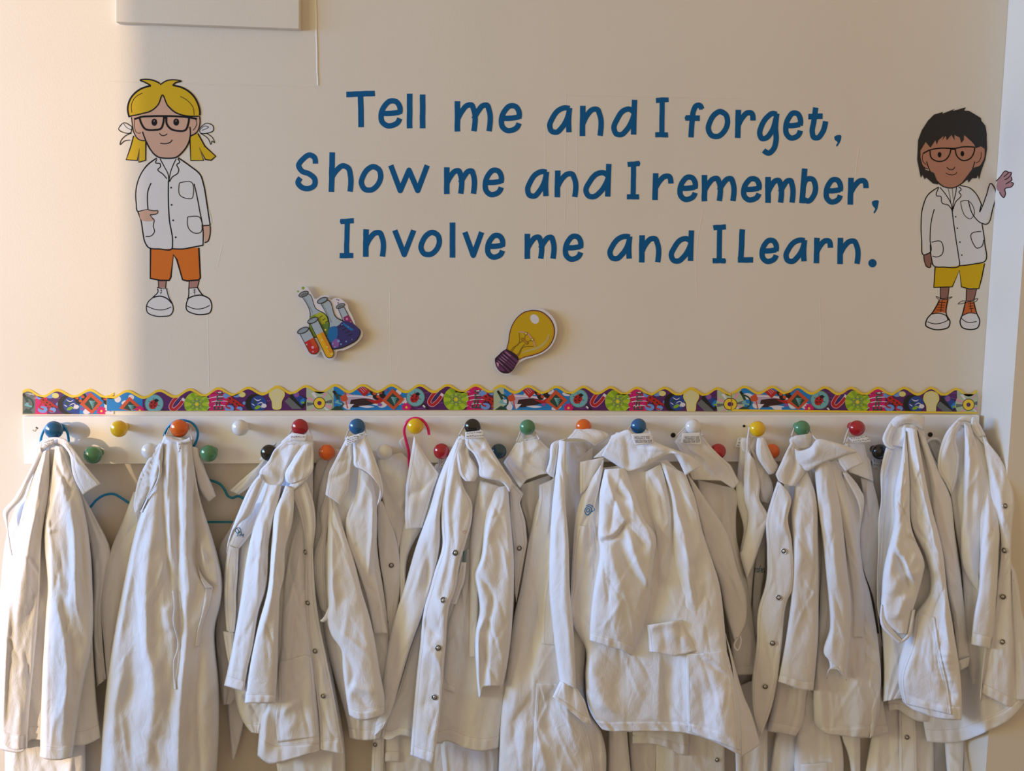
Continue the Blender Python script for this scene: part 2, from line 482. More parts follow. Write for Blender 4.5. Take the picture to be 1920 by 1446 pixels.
# ---- flat artwork: filled shapes and drawn lines lying on a surface
class Art:
    def __init__(self, plane=None, d0=0.2, dl=0.09):
        self.v = []; self.f = []; self.m = []; self.mats = []; self.k = 0
        self.d0, self.dl = d0, dl
        self.plane = plane or unproj
    def _m(self, m):
        if m not in self.mats: self.mats.append(m)
        return self.mats.index(m)
    def _d(self):
        self.k += 1
        return self.d0 + self.dl * self.k
    def poly(self, px, m, depth=None):
        px = np.asarray(px, float); d = self._d() if depth is None else depth
        w = self.plane(px[:, 0], px[:, 1], np.full(len(px), d))
        tri = tessellate_polygon([[Vector((x, y, 0)) for x, y in px]])
        base = len(self.v); self.v += [tuple(q) for q in w]
        mi = self._m(m)
        for t in tri:
            a, b, c = (px[i] for i in t)
            cr = (b[0] - a[0]) * (c[1] - a[1]) - (b[1] - a[1]) * (c[0] - a[0])
            t = t if cr < 0 else t[::-1]
            self.f.append(tuple(base + i for i in t)); self.m.append(mi)
    def fill(self, path, m, sharp=False, n=None):
        p = P(path)
        if not sharp:
            q = np.vstack([p, p[:1]])
            q = smooth_path(q, n or max(24, len(p) * 7))[:-1]
        else:
            q = p
        self.poly(q, m)
    def disc(self, x, y, rx, m, ry=None, rot=0, n=28):
        ry = ry or rx; a = np.linspace(0, 2 * np.pi, n, endpoint=False)
        c, s = math.cos(rot), math.sin(rot)
        ex, ey = rx * np.cos(a), ry * np.sin(a)
        self.poly(np.stack([x + ex * c - ey * s, y + ex * s + ey * c], -1), m)
    def line(self, path, w, m, sharp=False, taper=0.0, closed=False):
        p = P(path)
        if closed: p = np.vstack([p, p[:1]])
        L = chord(p)[1]
        q = p if sharp else smooth_path(p, max(6, int(L / 1.6)))
        t = np.gradient(q, axis=0)
        if sharp and len(q) > 2:
            for i in range(1, len(q) - 1):
                a = q[i] - q[i - 1]; b = q[i + 1] - q[i]
                t[i] = a / np.hypot(*a) + b / np.hypot(*b)
        t /= np.maximum(np.hypot(*t.T), 1e-6)[:, None]
        nrm = np.stack([-t[:, 1], t[:, 0]], -1)
        ww = np.full(len(q), w / 2.0)
        if taper:
            s = np.linspace(0, 1, len(q)); ww = ww * (1 - taper * np.abs(2 * s - 1) ** 2)
        l = q + nrm * ww[:, None]; r = q - nrm * ww[:, None]
        mi = self._m(m)
        if w > 4:
            # a broad brush stroke: short overlapping dabs, each laid a hair over the last
            c0, c1 = q[:-1], q[1:]
            e = c1 - c0; ln = np.maximum(np.hypot(*e.T), 1e-6)[:, None]; e = e / ln
            nn = np.stack([-e[:, 1], e[:, 0]], -1); hw = ww[:-1, None]
            ov = np.full(len(e), 0.45); ov0 = ov.copy(); ov1 = ov.copy(); ov0[0] = 0; ov1[-1] = 0
            A = c0 - e * ov0[:, None]; B = c1 + e * ov1[:, None]
            st = 0.0012; dep = self.d0 + self.dl * self.k + st * (1 + np.arange(len(e)))
            quad = [A + nn * hw, B + nn * hw, B - nn * hw, A - nn * hw]
            W = [self.plane(k[:, 0], k[:, 1], dep) for k in quad]
            base = len(self.v)
            for k in range(4): self.v += [tuple(x) for x in W[k]]
            n = len(e)
            for i in range(n):
                self.f.append((base + i, base + n + i, base + 2 * n + i, base + 3 * n + i)); self.m.append(mi)
            self.k += int(math.ceil(st * (n + 1) / self.dl)) + 1
            turn = np.abs(np.arctan2(e[:-1, 0] * e[1:, 1] - e[:-1, 1] * e[1:, 0], (e[:-1] * e[1:]).sum(1)))
            for c, tn in zip(q[1:-1], turn):
                if tn > 0.07 or sharp: self.disc(c[0], c[1], w / 2 * .985, m, n=22)
            return
        d = self._d()
        dd = d + np.linspace(0, 0.4 * self.dl, len(q))
        a = self.plane(l[:, 0], l[:, 1], dd); b = self.plane(r[:, 0], r[:, 1], dd)
        base = len(self.v); k = len(q)
        self.v += [tuple(x) for x in a] + [tuple(x) for x in b]
        for i in range(k - 1):
            self.f.append((base + i, base + i + 1, base + k + i + 1, base + k + i)); self.m.append(mi)
    def text(self, string, box, m, rot=0):
        """lettering filling a pixel box (x0,y0,x1,y1); rot in quarter turns"""
        vs, fs = glyph_mesh(string)
        x0, y0, x1, y1 = box
        q = vs - 0.5
        for _ in range(rot % 4):
            q = np.stack([q[:, 1], -q[:, 0]], -1)
        px = (x0 + x1) / 2 + q[:, 0] * (x1 - x0); py = (y0 + y1) / 2 - q[:, 1] * (y1 - y0)
        w = self.plane(px, py, np.full(len(px), self._d()))
        base = len(self.v); self.v += [tuple(x) for x in w]; mi = self._m(m)
        for f in fs:
            self.f.append(tuple(base + i for i in f)); self.m.append(mi)
    def build(self, name, parent=None, label=None):
        return link(name, self.v, self.f, self.mats, parent, self.m, smooth=False, label=label)

_GC = {}
def glyph_mesh(s):
    if s not in _GC:
        cu = bpy.data.curves.new('lettering', 'FONT'); cu.body = s; cu.resolution_u = 3
        ob = bpy.data.objects.new('lettering', cu); COL.objects.link(ob)
        dg = bpy.context.evaluated_depsgraph_get()
        me = bpy.data.meshes.new_from_object(ob.evaluated_get(dg))
        v = np.array([x.co[:2] for x in me.vertices]); f = [tuple(p.vertices) for p in me.polygons]
        bpy.data.objects.remove(ob); bpy.data.meshes.remove(me); bpy.data.curves.remove(cu)
        v = (v - v.min(0)) / np.maximum(v.max(0) - v.min(0), 1e-6)
        _GC[s] = (v, f)
    return _GC[s]

def draped(s, off=0.7):
    """a plane function that lays artwork on a garment panel"""
    def f(px, py, d):
        dd, _ = lookup(s, px, py)
        return unproj(px, py, dd + off + np.asarray(d))
    return f

def box(name, x0, x1, y0, y1, z0, z1, m, kind=None, parent=None, smooth=False):
    vs = [(x, y, z) for x in (x0, x1) for y in (y0, y1) for z in (z0, z1)]
    fs = [(0, 1, 3, 2), (4, 6, 7, 5), (0, 4, 5, 1), (2, 3, 7, 6), (0, 2, 6, 4), (1, 5, 7, 3)]
    o = link(name, vs, fs, m, parent, smooth=smooth)
    if kind: o['kind'] = kind
    return o

def slab(poly_px, d0, d1):
    """prism with the drawn outline at depth d1, running straight back to depth d0 (same x and z)"""
    p = P(poly_px)
    f = unproj(p[:, 0], p[:, 1], np.full(len(p), d1))
    bk = f.copy(); bk[:, 1] = -d0 / 1000
    n = len(p)
    tri = tessellate_polygon([[Vector((x, y, 0)) for x, y in p]])
    fs = []
    for t in tri:
        a, b, c = (p[i] for i in t)
        cr = (b[0] - a[0]) * (c[1] - a[1]) - (b[1] - a[1]) * (c[0] - a[0])
        t = tuple(t) if cr < 0 else tuple(t)[::-1]
        fs.append(t); fs.append(tuple(n + i for i in t[::-1]))
    for i in range(n):
        j = (i + 1) % n
        fs.append((i, j, n + j, n + i))
    return list(map(tuple, f)) + list(map(tuple, bk)), fs
# ------------------------------------------------------------------ the setting
XP = float(unproj(1857, 500, 0)[0])                     # where the wall meets the pillar
def depth_at_x(px, py, x):
    lo, hi = 0.0, 400.0
    for _ in range(40):
        mid = (lo + hi) / 2
        if unproj(px, py, mid)[0] > x: lo = mid
        else: hi = mid
    return lo
PIL_D = depth_at_x(1908, 620, XP)                       # how far the pillar stands out, mm
WALL_L = LEFT_X - 0.15

def merge(parts):
    vs = []; fs = []
    for v, f in parts:
        b = len(vs); vs += list(v); fs += [tuple(b + i for i in q) for q in f]
    return vs, fs
def boxgeo(x0, x1, y0, y1, z0, z1):
    vs = [(x, y, z) for x in (x0, x1) for y in (y0, y1) for z in (z0, z1)]
    return vs, [(0, 1, 3, 2), (4, 6, 7, 5), (0, 4, 5, 1), (2, 3, 7, 6), (0, 2, 6, 4), (1, 5, 7, 3)]

ridges = []
for path, wdt, hgt in [("P 592,-20 596,160", 2.0, 1.1), ("P 205,152 330,156 470,159 600,163", 1.3, 0.4), ("P 731,540 733,700", 1.1, 0.16),
                       ("P 1061,172 1060,420", 1.3, 0.16), ("P 1082,230 1083,470", 1.5, 0.16), ("P 1022,240 1024,500", 1.2, 0.16),
                       ("P 1320,390 1306,470 1308,560", 1.3, 0.16), ("P 389,560 392,725", 1.2, 0.16), ("P 1610,280 1604,330", 1.6, 0.2),
                       ("P 418,455 408,500", 1.3, 0.16), ("P 1060,178 1420,186", 1.1, 0.3), ("P 640,300 900,303", 1.0, 0.25), ("P 1538,560 1540,700", 1.1, 0.14),
                       ("P 1050,640 1052,715", 1.1, 0.14)]:
    q = smooth_path(P(path), 14)
    q = q + np.stack([0.6 * vnoise(q[:, 1] / 9, q[:, 0] / 9), 0.4 * vnoise(q[:, 0] / 7, q[:, 1] / 11 + 5)], -1)
    t = np.gradient(q, axis=0); t /= np.hypot(*t.T)[:, None]; nn = np.stack([-t[:, 1], t[:, 0]], -1)
    rows = [unproj((q + nn * o)[:, 0], (q + nn * o)[:, 1], np.full(14, h)) for o, h in ((-wdt, -0.05), (-wdt * .3, hgt), (wdt * .3, hgt), (wdt, -0.05))]
    vs = [tuple(p) for r in rows for p in r]
    ridges.append((vs, [(r * 14 + i, r * 14 + i + 1, (r + 1) * 14 + i + 1, (r + 1) * 14 + i) for r in range(3) for i in range(13)]))
vs, fs = merge([boxgeo(WALL_L, XP + 0.6, 0, 0.12, 0, 3.3)] + ridges)
o = link('wall_back', vs, fs, M_WALL, smooth=False); o['kind'] = 'structure'
box('wall_right', XP, XP + 0.9, -PIL_D / 1000, -0.0005, 0, 3.3, M_WALL, 'structure')
# far left wall with the window the daylight comes through
jamb = lambda z: -3.184 - 0.0494 * (z - 1.94)           # unseen reveal, slanted on purpose to shape the sun's edge on the back wall
def leaning(z0, z1):
    vs = [(x, y, z) for x in (WALL_L, LEFT_X) for z in (z0, z1) for y in (-6.5, jamb(z))]
    return vs, [(0, 1, 3, 2), (4, 6, 7, 5), (0, 4, 5, 1), (2, 3, 7, 6), (0, 2, 6, 4), (1, 5, 7, 3)]
vs, fs = merge([boxgeo(WALL_L, LEFT_X, -3.2, -0.45, 0, 0.9), boxgeo(WALL_L, LEFT_X, -3.2, -0.45, 3.05, 3.3),
                boxgeo(WALL_L, LEFT_X, -0.45, 0, 0, 3.3), leaning(0, 3.3)])
o = link('wall_left', vs, fs, M_WALL, smooth=False); o['kind'] = 'structure'
box('floor', WALL_L, XP + 0.9, -6.5, 0.12, -0.05, 0, M_FLOOR, 'structure')
vs, fs = slab("P 216,-60 562,-60 562,54 216,41", 0, 14)
o = link('trim_1', vs, fs, M_WALL, smooth=False); o['kind'] = 'structure'
md = o.modifiers.new('edge', 'BEVEL'); md.width = 0.002; md.segments = 2

# ------------------------------------------------------------------ coat rack
rack = thing('coat_rack', 'long white painted peg board with coloured ball knobs along the wall', 'coat rack', loc=tuple(unproj(940, 870, 0)))
vs, fs = slab("P 42,781 1837,779 1837,865 45,871", 0, 18)
o = link('board', vs, fs, M_BOARD, rack, smooth=False)
md = o.modifiers.new('edge', 'BEVEL'); md.width = 0.0022; md.segments = 3
KM = {k: mat('knob_' + k, c, 0.22, spec=0.55, coat=0.6) for k, c in dict(
    blue=(0.04, 0.36, 0.56), yellow=(0.93, 0.75, 0.05), orange=(0.90, 0.40, 0.05), white=(0.90, 0.90, 0.89), red=(0.66, 0.03, 0.12),
    black=(0.02, 0.02, 0.025), green=(0.30, 0.53, 0.37), teal=(0.10, 0.27, 0.36)).items()}
KNOBS = [(102, 806, 'blue', 17), (224, 804, 'yellow', 16), (337, 803, 'orange', 17), (451, 802, 'white', 15.7), (563, 801, 'red', 16), (670, 800, 'blue', 15.6),
         (779, 799, 'yellow', 15.4), (886, 800, 'black', 15.4), (989, 801, 'green', 14.8), (1094, 800, 'orange', 14.8), (1197, 799, 'blue', 14.8),
         (1299, 800, 'white', 14.6), (1420, 804, 'yellow', 15), (1503, 803, 'green', 15), (1606, 803, 'red', 15.2), (1702, 803, 'white', 14.8), (1803, 806, 'white', 13),
         (282, 846, 'white', 16), (175, 853, 'green', 17), (392, 850, 'green', 16.3), (505, 849, 'black', 16), (613, 848, 'orange', 15.6), (721, 847, 'white', 15.4),
         (828, 846, 'red', 15.4), (935, 846, 'teal', 15), (1346, 846, 'red', 15), (1447, 846, 'orange', 14.8), 
         (1649, 847, 'black', 15)]
for x, y, c, r in KNOBS:
    dk = 47.0
    p = unproj(x, y, dk)
    R = r / FOC * (-CAM[1] - dk / 1000) * 1.0
    prof = [(0.0095, -0.031), (0.008, -0.028), (0.0078, -0.020)]
    for k in range(9):
        a = math.radians(-58 + 148 * k / 8)
        prof.append((max(R * math.cos(a), 0.0004), 0.75 * R * math.sin(a) + 0.002))
    vs, fs = lathe(prof, 32)
    vs = [(p[0] + a, p[1] - h, p[2] + b) for a, b, h in vs]
    link('knob', vs, [f[::-1] for f in fs] if False else fs, KM[c], rack, label=c.replace('teal', 'dark teal') + ' glossy ball knob')
M_SCREW = mat('old_screw', (0.30, 0.24, 0.18), 0.5, 0.7)
for x, y, r, hole in [(1395, 799, 2.4, 0), (1262, 816, 4.6, 1), (1744, 815, 4.6, 1), (1141, 778.5, 0, 0)]:
    if not r: continue
    p = unproj(x, y, 18.2); R = r * 0.00118
    vs, fs = lathe([(R, 0), (R, 0.0008), (R * 0.8, 0.0014), (R * 0.45, 0.0006), (R * 0.1, 0.0004)], 18)
    fm = [1 if 36 <= i < 72 and hole else 0 for i in range(len(fs))]
    link('screw', [(p[0] + a, p[1] - h, p[2] + b) for a, b, h in vs], fs, [M_SCREW if hole else M_HOLE, M_HOLE], rack, fm)
a = Art(d0=18.2); a.line("A1 245,105 262,115 272,95", 2.0, mat('pale_putty', (0.72, 0.68, 0.6))); a.line("A1 268,85 284,95", 2.2, M_HOLE); a.build('chipped_mark', rack)

# ------------------------------------------------------------------ hangers
M_BLUE = mat('blue_plastic_wire', (0.02, 0.54, 0.78), 0.35); M_PINK = mat('pink_plastic', (0.89, 0.13, 0.45), 0.3); M_TEAL = mat('teal_plastic_wire', (0.05, 0.52, 0.62), 0.35)
h = thing('coat_hanger', 'blue wire hanger looped over the leftmost blue knob behind the first coat', 'hanger', loc=tuple(unproj(102, 790, 25)))
wire(h, 'hook', "A1 515,195 503,120 470,72 410,52 355,72 322,125 306,192 330,262 400,305", [27, 33, 33, 30, 24], 2.6, M_BLUE)
wire(h, 'frame_wire', "A1 400,305 430,480 560,720 672,688 722,632 785,594 850,586 905,612 950,642 1020,690 1120,760", [24, 20, 14, 14, 12, 12], 2.8, M_BLUE)
h = thing('coat_hanger', 'teal wire hanger hung on the orange knob behind the second coat', 'hanger', loc=tuple(unproj(337, 785, 25)))
wire(h, 'hook', "A1 1230,150 1262,85 1320,40 1390,34 1450,60 1484,122 1472,190 1430,260 1390,320", [30, 34, 34, 30, 22], 2.6, M_BLUE)
wire(h, 'frame_wire', "A1 1390,320 1440,430 1500,470 1580,484 1650,512 1688,560 1712,602 1745,616 1780,602 1850,640 1900,720", [20, 13, 12, 12, 12], 2.8, M_TEAL)
wire(h, 'bottom_bar', "A1 1300,796 1560,796 1735,796 1880,797", [13, 13], 2.6, M_TEAL)
h = thing('coat_hanger', 'pink plastic hanger hook over the yellow knob inside a white collar', 'hanger', loc=tuple(unproj(779, 790, 25)))
wire(h, 'hook', "B1 1618,142 1602,75 1565,30 1510,17 1455,42 1432,100 1447,190 1466,270 1468,345 1472,420", [44, 44, 42, 40, 34, 30], 3.1, M_PINK)

# ------------------------------------------------------------------ wavy border strips
C = lambda n, c, r=0.42: mat(n, c, r)
YEL, PUR, VIO, PINK_, SKY, WHT, BLK = C('border_yellow', (0.94, 0.80, 0.20)), C('print_purple', (0.33, 0.10, 0.38)), C('print_violet', (0.55, 0.33, 0.62)), C('print_pink', (0.82, 0.04, 0.42)), C('print_sky', (0.05, 0.50, 0.78)), C('print_white', (0.88, 0.86, 0.88)), C('print_black', (0.06, 0.06, 0.08))
REDP, ORG, TEAL, LIME, LIM2, DKG, BLU = C('print_red', (0.72, 0.10, 0.10)), C('print_orange', (0.80, 0.32, 0.17)), C('print_teal', (0.45, 0.70, 0.72)), C('print_lime', (0.68, 0.78, 0.16)), C('print_green', (0.52, 0.68, 0.10)), C('print_dark_green', (0.13, 0.27, 0.22)), C('print_blue', (0.10, 0.25, 0.55))
PALE, ROSE, CRM, GRY, LBL = C('print_pale_green', (0.70, 0.76, 0.62)), C('print_rose', (0.86, 0.62, 0.70)), C('print_cream', (0.88, 0.84, 0.50)), C('print_grey', (0.40, 0.42, 0.42)), C('print_light_blue', (0.45, 0.60, 0.85))

def ngon(cx, cy, pts, rot=0, s=1.0):
    c, sn = math.cos(rot), math.sin(rot)
    return [(cx + s * (x * c - y * sn), cy + s * (x * sn + y * c)) for x, y in pts]

def motif(a, kind, x, y):
    if kind == 'micro':
        a.fill(ngon(x, y, [(-14, 17), (-3, 9), (5, 12), (10, 18)]), DKG, True)
        a.line([(x - 6, y - 15), (x - 3, y - 9), (x, y - 3)], 5, DKG); a.line([(x - 9, y - 19), (x - 5, y - 13)], 4.5, BLK)
        a.line([(x - 2, y - 12), (x + 8, y - 6), (x + 10, y + 4), (x + 3, y + 12)], 3.2, DKG); a.line([(x - 6, y + 2), (x + 8, y + 6)], 3, TEAL)
        a.disc(x - 1, y + 1, 3, TEAL)
    elif kind == 'rocket':
        a.fill(ngon(x, y, [(-30, -8), (10, -6), (26, -3), (34, 2), (26, 6), (-30, 4)]), mat('print_lilac', (0.74, 0.66, 0.74), .42)); a.line(ngon(x, y, [(-28, -5), (8, -4), (26, -1)]), 2.6, WHT)
        a.fill(ngon(x, y, [(-14, 2), (24, 1), (36, 6), (20, 11), (-16, 12)]), mat('print_maroon', (0.20, 0.10, 0.12), .42)); a.fill(ngon(x, y, [(14, 0), (34, 2), (42, -3), (46, 3), (36, 9), (22, 5)]), REDP)
        a.fill(ngon(x, y, [(-20, -6), (-24, -22), (-10, -7)]), ROSE, True); a.fill(ngon(x, y, [(-22, 10), (-18, 20), (-8, 10)]), WHT, True)
        a.line([(x - 26, y - 20), (x - 24, y), (x - 20, y + 18)], 2.2, ORG); a.fill(ngon(x, y, [(-34, -4), (-24, -8), (-20, 2), (-32, 4)]), ORG)
        a.fill(ngon(x, y, [(0, 14), (22, 13), (30, 15), (20, 17)]), WHT)
    elif kind == 'calc':
        a.fill(ngon(x, y, [(-9, -11), (9, -11), (9, 11), (-9, 11)], -0.75, .9), REDP, True)
        for k in (-4, 0, 4): a.line(ngon(x, y, [(k, -7), (k, 5)], -0.75, .9), 1.1, ROSE, True)
    elif kind == 'bfly':
        for sx, sy in ((-8, -5), (6, -8), (-3, 3), (9, 0)): a.disc(x + sx, y + sy, 6.5, BLK, 4.5, 0.5)
        for sx, sy in ((-6, -4), (5, -6), (1, 2)): a.disc(x + sx, y + sy, 3.6, ORG, 2.8, 0.5)
        a.disc(x + 15, y - 11, 4, VIO, 3); a.disc(x + 4, y + 17, 4, VIO, 3)
    elif kind == 'photo':
        q = [(-15, -15), (15, -15), (15, 15), (-15, 15)]
        a.fill(ngon(x, y, q, 0.72, 1.0), ORG, True); a.fill(ngon(x, y, q, 0.72, .6), DKG, True)
        for k in range(5): a.line(ngon(x, y, [(-5, -4), (6, -6 + 3.4 * k)], 0.3), 1.2, TEAL, True)
    elif kind == 'flower':
        for k in range(9):
            t = k * 0.7; a.disc(x + 5.5 * math.cos(t), y + 5.5 * math.sin(t), 4, PINK_, 2.3, t, 10)
        a.disc(x, y, 2.2, YEL)
    elif kind == 'bug':
        a.line(ngon(x, y, [(9, 9), (24, 22)]), 4, BLK, True); a.line(ngon(x, y, [(14, 15), (18, 19)]), 3, WHT, True)
        a.disc(x, y, 18, GRY); a.disc(x, y, 16.5, TEAL)
        for k in range(6): a.line([(x, y), (x + 11.5 * math.cos(k * 1.05 + .4), y + 11 * math.sin(k * 1.05 + .4))], 1.0, BLK, True)
        a.disc(x - 1.5, y + 1.5, 9.5, REDP, 7.5, -0.9); a.disc(x + 4, y - 6, 4, BLK, 3.2)
        a.line([(x + 3, y - 4), (x - 6, y + 8)], 0.9, BLK, True)
        for sx, sy in ((-5, -2), (1, 4), (-6, 4), (2, -1)): a.disc(x + sx, y + sy, 1.5, BLK, n=10)
    elif kind == 'magnet':
        q = ngon(x, y, [(-6, -17), (-6, 6), (-4.5, 11), (0, 13), (4.5, 11), (6, 6), (6, -17)], 0.68)
        a.line(q, 7.5, ROSE); a.line(q, 5.2, REDP); a.line(ngon(x, y, [(-6, -17), (-6, -12)], .68), 5.4, WHT, True); a.line(ngon(x, y, [(6, -17), (6, -12)], .68), 5.4, WHT, True)
        a.line(ngon(x, y, [(0, -12), (0, 2)], .68), 2.2, BLU, True)
    elif kind == 'atom':
        a.disc(x, y, 23.5, LIME)
        for k in range(8):
            t = k * math.pi / 4 + .2
            a.poly(np.array([(x, y), (x + 23 * math.cos(t), y + 23 * math.sin(t)), (x + 23 * math.cos(t + .36), y + 23 * math.sin(t + .36))]), LIM2)
        for k in range(3):
            t = np.linspace(0, 2 * np.pi, 30); r = k * math.pi / 3 + .5
            ex, ey = 12.5 * np.cos(t), 5 * np.sin(t)
            a.line(np.stack([x + ex * math.cos(r) - ey * math.sin(r), y + ex * math.sin(r) + ey * math.cos(r)], -1), 0.9, GRY, True)
        a.disc(x, y, 3, YEL)
    elif kind == 'emc':
        for k in range(4): a.line([(x - 20, y - 8 + 9 * k), (x - 8, y - 10 + 8 * k), (x + 20, y - 12 + 9 * k)], 1.9, WHT, taper=.7)
        a.disc(x - 13, y + 12, 5, PINK_); a.disc(x - 8, y - 14, 8, PINK_, 6)
        a.text('E=mc', (x - 9, y - 13, x + 8, y + 21), GRY, 3); a.text('E=mc', (x - 8, y - 12.4, x + 9, y + 21.6), DKG, 3)
    elif kind == 'frog':
        for sx, sy, r in ((-14, -12, 8), (4, -15, 9), (-10, 12, 9), (8, 13, 7)): a.disc(x + sx, y + sy, r, LBL, r * .7)
        a.disc(x + 14, y - 14, 6.5, CRM, 5); a.disc(x, y + 1, 13, REDP, 5.5, 0.45); a.disc(x - 9, y - 5, 6, REDP, 5)
        for q in ([(-8, -4), (-6, -14)], [(-12, 0), (-16, 8), (-8, 12)], [(6, 5), (2, 13), (10, 16)], [(10, 4), (18, 8)]): a.line([(x + i, y + j) for i, j in q], 3, REDP)
        for sx, sy in ((-9, -6), (-2, -1), (4, 3), (8, 7), (-4, 4)): a.disc(x + sx, y + sy, 2.2, BLK, 1.3, .8, 10)
        a.disc(x + 18, y + 2, 3, LBL)
    elif kind == 'earth':
        a.disc(x - 4, y, 18, BLK); a.disc(x + 3, y, 15, BLU)
        for q in ([(-6, -10), (2, -6), (8, -9)], [(0, 2), (8, -2), (14, 4)], [(-4, 8), (4, 4), (10, 9)], [(-10, 0), (-4, 4)]): a.line([(x + i, y + j) for i, j in q], 1.7, WHT, taper=.8)
        a.disc(x + 1, y + 7, 6, LIM2, 3, -.4); a.disc(x - 4, y - 3, 3, DKG)
        a.disc(x + 13, y + 4, 5, WHT, 4)
    elif kind == 'bulb':
        a.fill(ngon(x, y, [(0, -23), (12, -18), (15, -7), (10, 4), (7, 19), (-7, 19), (-10, 4), (-15, -7), (-12, -18)]), CRM)
        a.fill(ngon(x, y, [(0, -19), (9, -15), (11, -7), (7, 2), (4, 16), (-4, 16), (-7, 2), (-11, -7), (-9, -15)]), mat('print_pale_yellow', (0.87, 0.83, 0.62), .4))
        a.line([(x - 6, y - 9), (x + 6, y - 9)], 1.6, CRM, True); a.line([(x - 2.5, y + 6), (x - 2.5, y + 16)], 1.2, CRM, True); a.line([(x + 2.5, y + 6), (x + 2.5, y + 16)], 1.2, CRM, True)
    elif kind == 'laptop':
        a.fill(ngon(x, y, [(-26, 4), (-18, -4), (6, 18), (-12, 18)]), GRY, True)
        a.fill(ngon(x, y, [(-16, -18), (-6, -24), (22, 0), (6, 18), (-18, -4)]), BLK, True)
        a.fill(ngon(x, y, [(-12, -12), (-5, -18), (16, 0), (5, 12)]), BLU, True); a.disc(x - 4, y - 9, 5, VIO); a.fill(ngon(x, y, [(2, 4), (9, -2), (11, 4), (5, 9)]), SKY); a.disc(x + 8, y + 6, 3, LIM2, 2)
    elif kind == 'cd':
        a.disc(x, y, 25, PALE)
        for t, c in ((.2, ROSE), (.7, WHT), (2.0, ROSE), (3.4, ROSE), (4.0, WHT), (5.1, ROSE), (2.9, GRY), (6.0, GRY)):
            a.poly(np.array([(x, y), (x + 24 * math.cos(t), y + 24 * math.sin(t)), (x + 24 * math.cos(t + .3), y + 24 * math.sin(t + .3))]), c)
        a.disc(x, y, 11.5, BLK); a.disc(x, y, 10.2, YEL); a.disc(x, y, 4, PUR)

def strip(label, peaks, troughs_dy, x0, x1, ybot, motifs, bands, d, bottom_band=False):
    """wavy topped card strip: peaks are (x,y) of the scallop tops"""
    xs = np.arange(x0, x1 + 0.01, 1.6)
    px = np.array([p[0] for p in peaks], float); py = np.array([p[1] for p in peaks], float)
    k = np.interp(xs, px, np.arange(len(px)), left=None, right=None)
    sp0 = px[1] - px[0]; sp1 = px[-1] - px[-2]
    k = np.where(xs < px[0], (xs - px[0]) / sp0, np.where(xs > px[-1], len(px) - 1 + (xs - px[-1]) / sp1, k))
    ytop = np.interp(xs, px, py) + troughs_dy * (0.5 - 0.5 * np.cos(2 * np.pi * k)) ** 0.9
    yb = np.interp(xs, [x0, x1], ybot)
    root = thing('border_strip', label, 'border', 'wavy border strips above the pegs', tuple(unproj((x0 + x1) / 2, ybot[0], 0)))
    # card: thin solid
    ol = np.r_[np.stack([xs, ytop], -1), np.stack([xs[::-1], yb[::-1]], -1)]
    n = len(xs); wv = 0.0 * xs
    vs = []; fs = []
    for dd in (d + 0.5, d):
        vs += [tuple(p) for p in unproj(xs, ytop, dd + wv)] + [tuple(p) for p in unproj(xs, yb, dd + wv)]
    for i in range(n - 1):
        fs.append((i, n + i, n + i + 1, i + 1)); fs.append((2 * n + i, 2 * n + i + 1, 3 * n + i + 1, 3 * n + i))
        fs.append((i, i + 1, 2 * n + i + 1, 2 * n + i)); fs.append((n + i, 3 * n + i, 3 * n + i + 1, n + i + 1))
    fs.append((0, 2 * n, 3 * n, n)); fs.append((n - 1, 2 * n - 1, 4 * n - 1, 3 * n - 1))
    link('card', vs, fs, YEL, root, smooth=False)
    # printed picture, clipped to the card below the yellow rim
    yt = ytop + 5.0; yl = yb - (3.5 if bottom_band else 0.3)
    plane = lambda X, Y, D: unproj(np.clip(X, x0 + .4, x1 - .4), np.clip(Y, np.interp(X, xs, yt), np.interp(X, xs, yl)), D)
    a = Art(plane, d + 0.7, 0.003)
    for b0, b1, c in bands:
        b0 = max(b0, x0); b1 = min(b1, x1)
        if b1 <= b0: continue
        m = (xs >= b0 - 1) & (xs <= b1 + 1)
        X = xs[m]; a.poly(np.r_[np.stack([X, yt[m]], -1), np.stack([X[::-1], yl[m][::-1]], -1)], c)
    rnd = random.Random(int(x0))
    for b0, b1, c in bands:
        b0 = max(b0, x0); b1 = min(b1, x1)
        if b1 - b0 < 12: continue
        alt = {PUR: VIO, SKY: WHT, PINK_: WHT, PALE: ROSE}.get(c, WHT)
        for _ in range(int((b1 - b0) / 12)):
            x = rnd.uniform(b0 + 4, b1 - 4); y = rnd.uniform(ybot[0] - 38, ybot[0] - 4)
            if c is SKY: a.disc(x, y, rnd.uniform(5, 11), WHT, rnd.uniform(3, 7), rnd.uniform(-.6, .6), 14)
            else: a.line([(x - 8, y + rnd.uniform(-4, 4)), (x, y + rnd.uniform(-3, 3)), (x + 8, y + rnd.uniform(-4, 4))], rnd.uniform(.6, 1.3), alt, taper=.8)
    for kind, x, y in motifs:
        if x0 - 26 < x < x1 + 26: motif(a, kind, x, y)
    a.build('printed_picture', root)
    return root

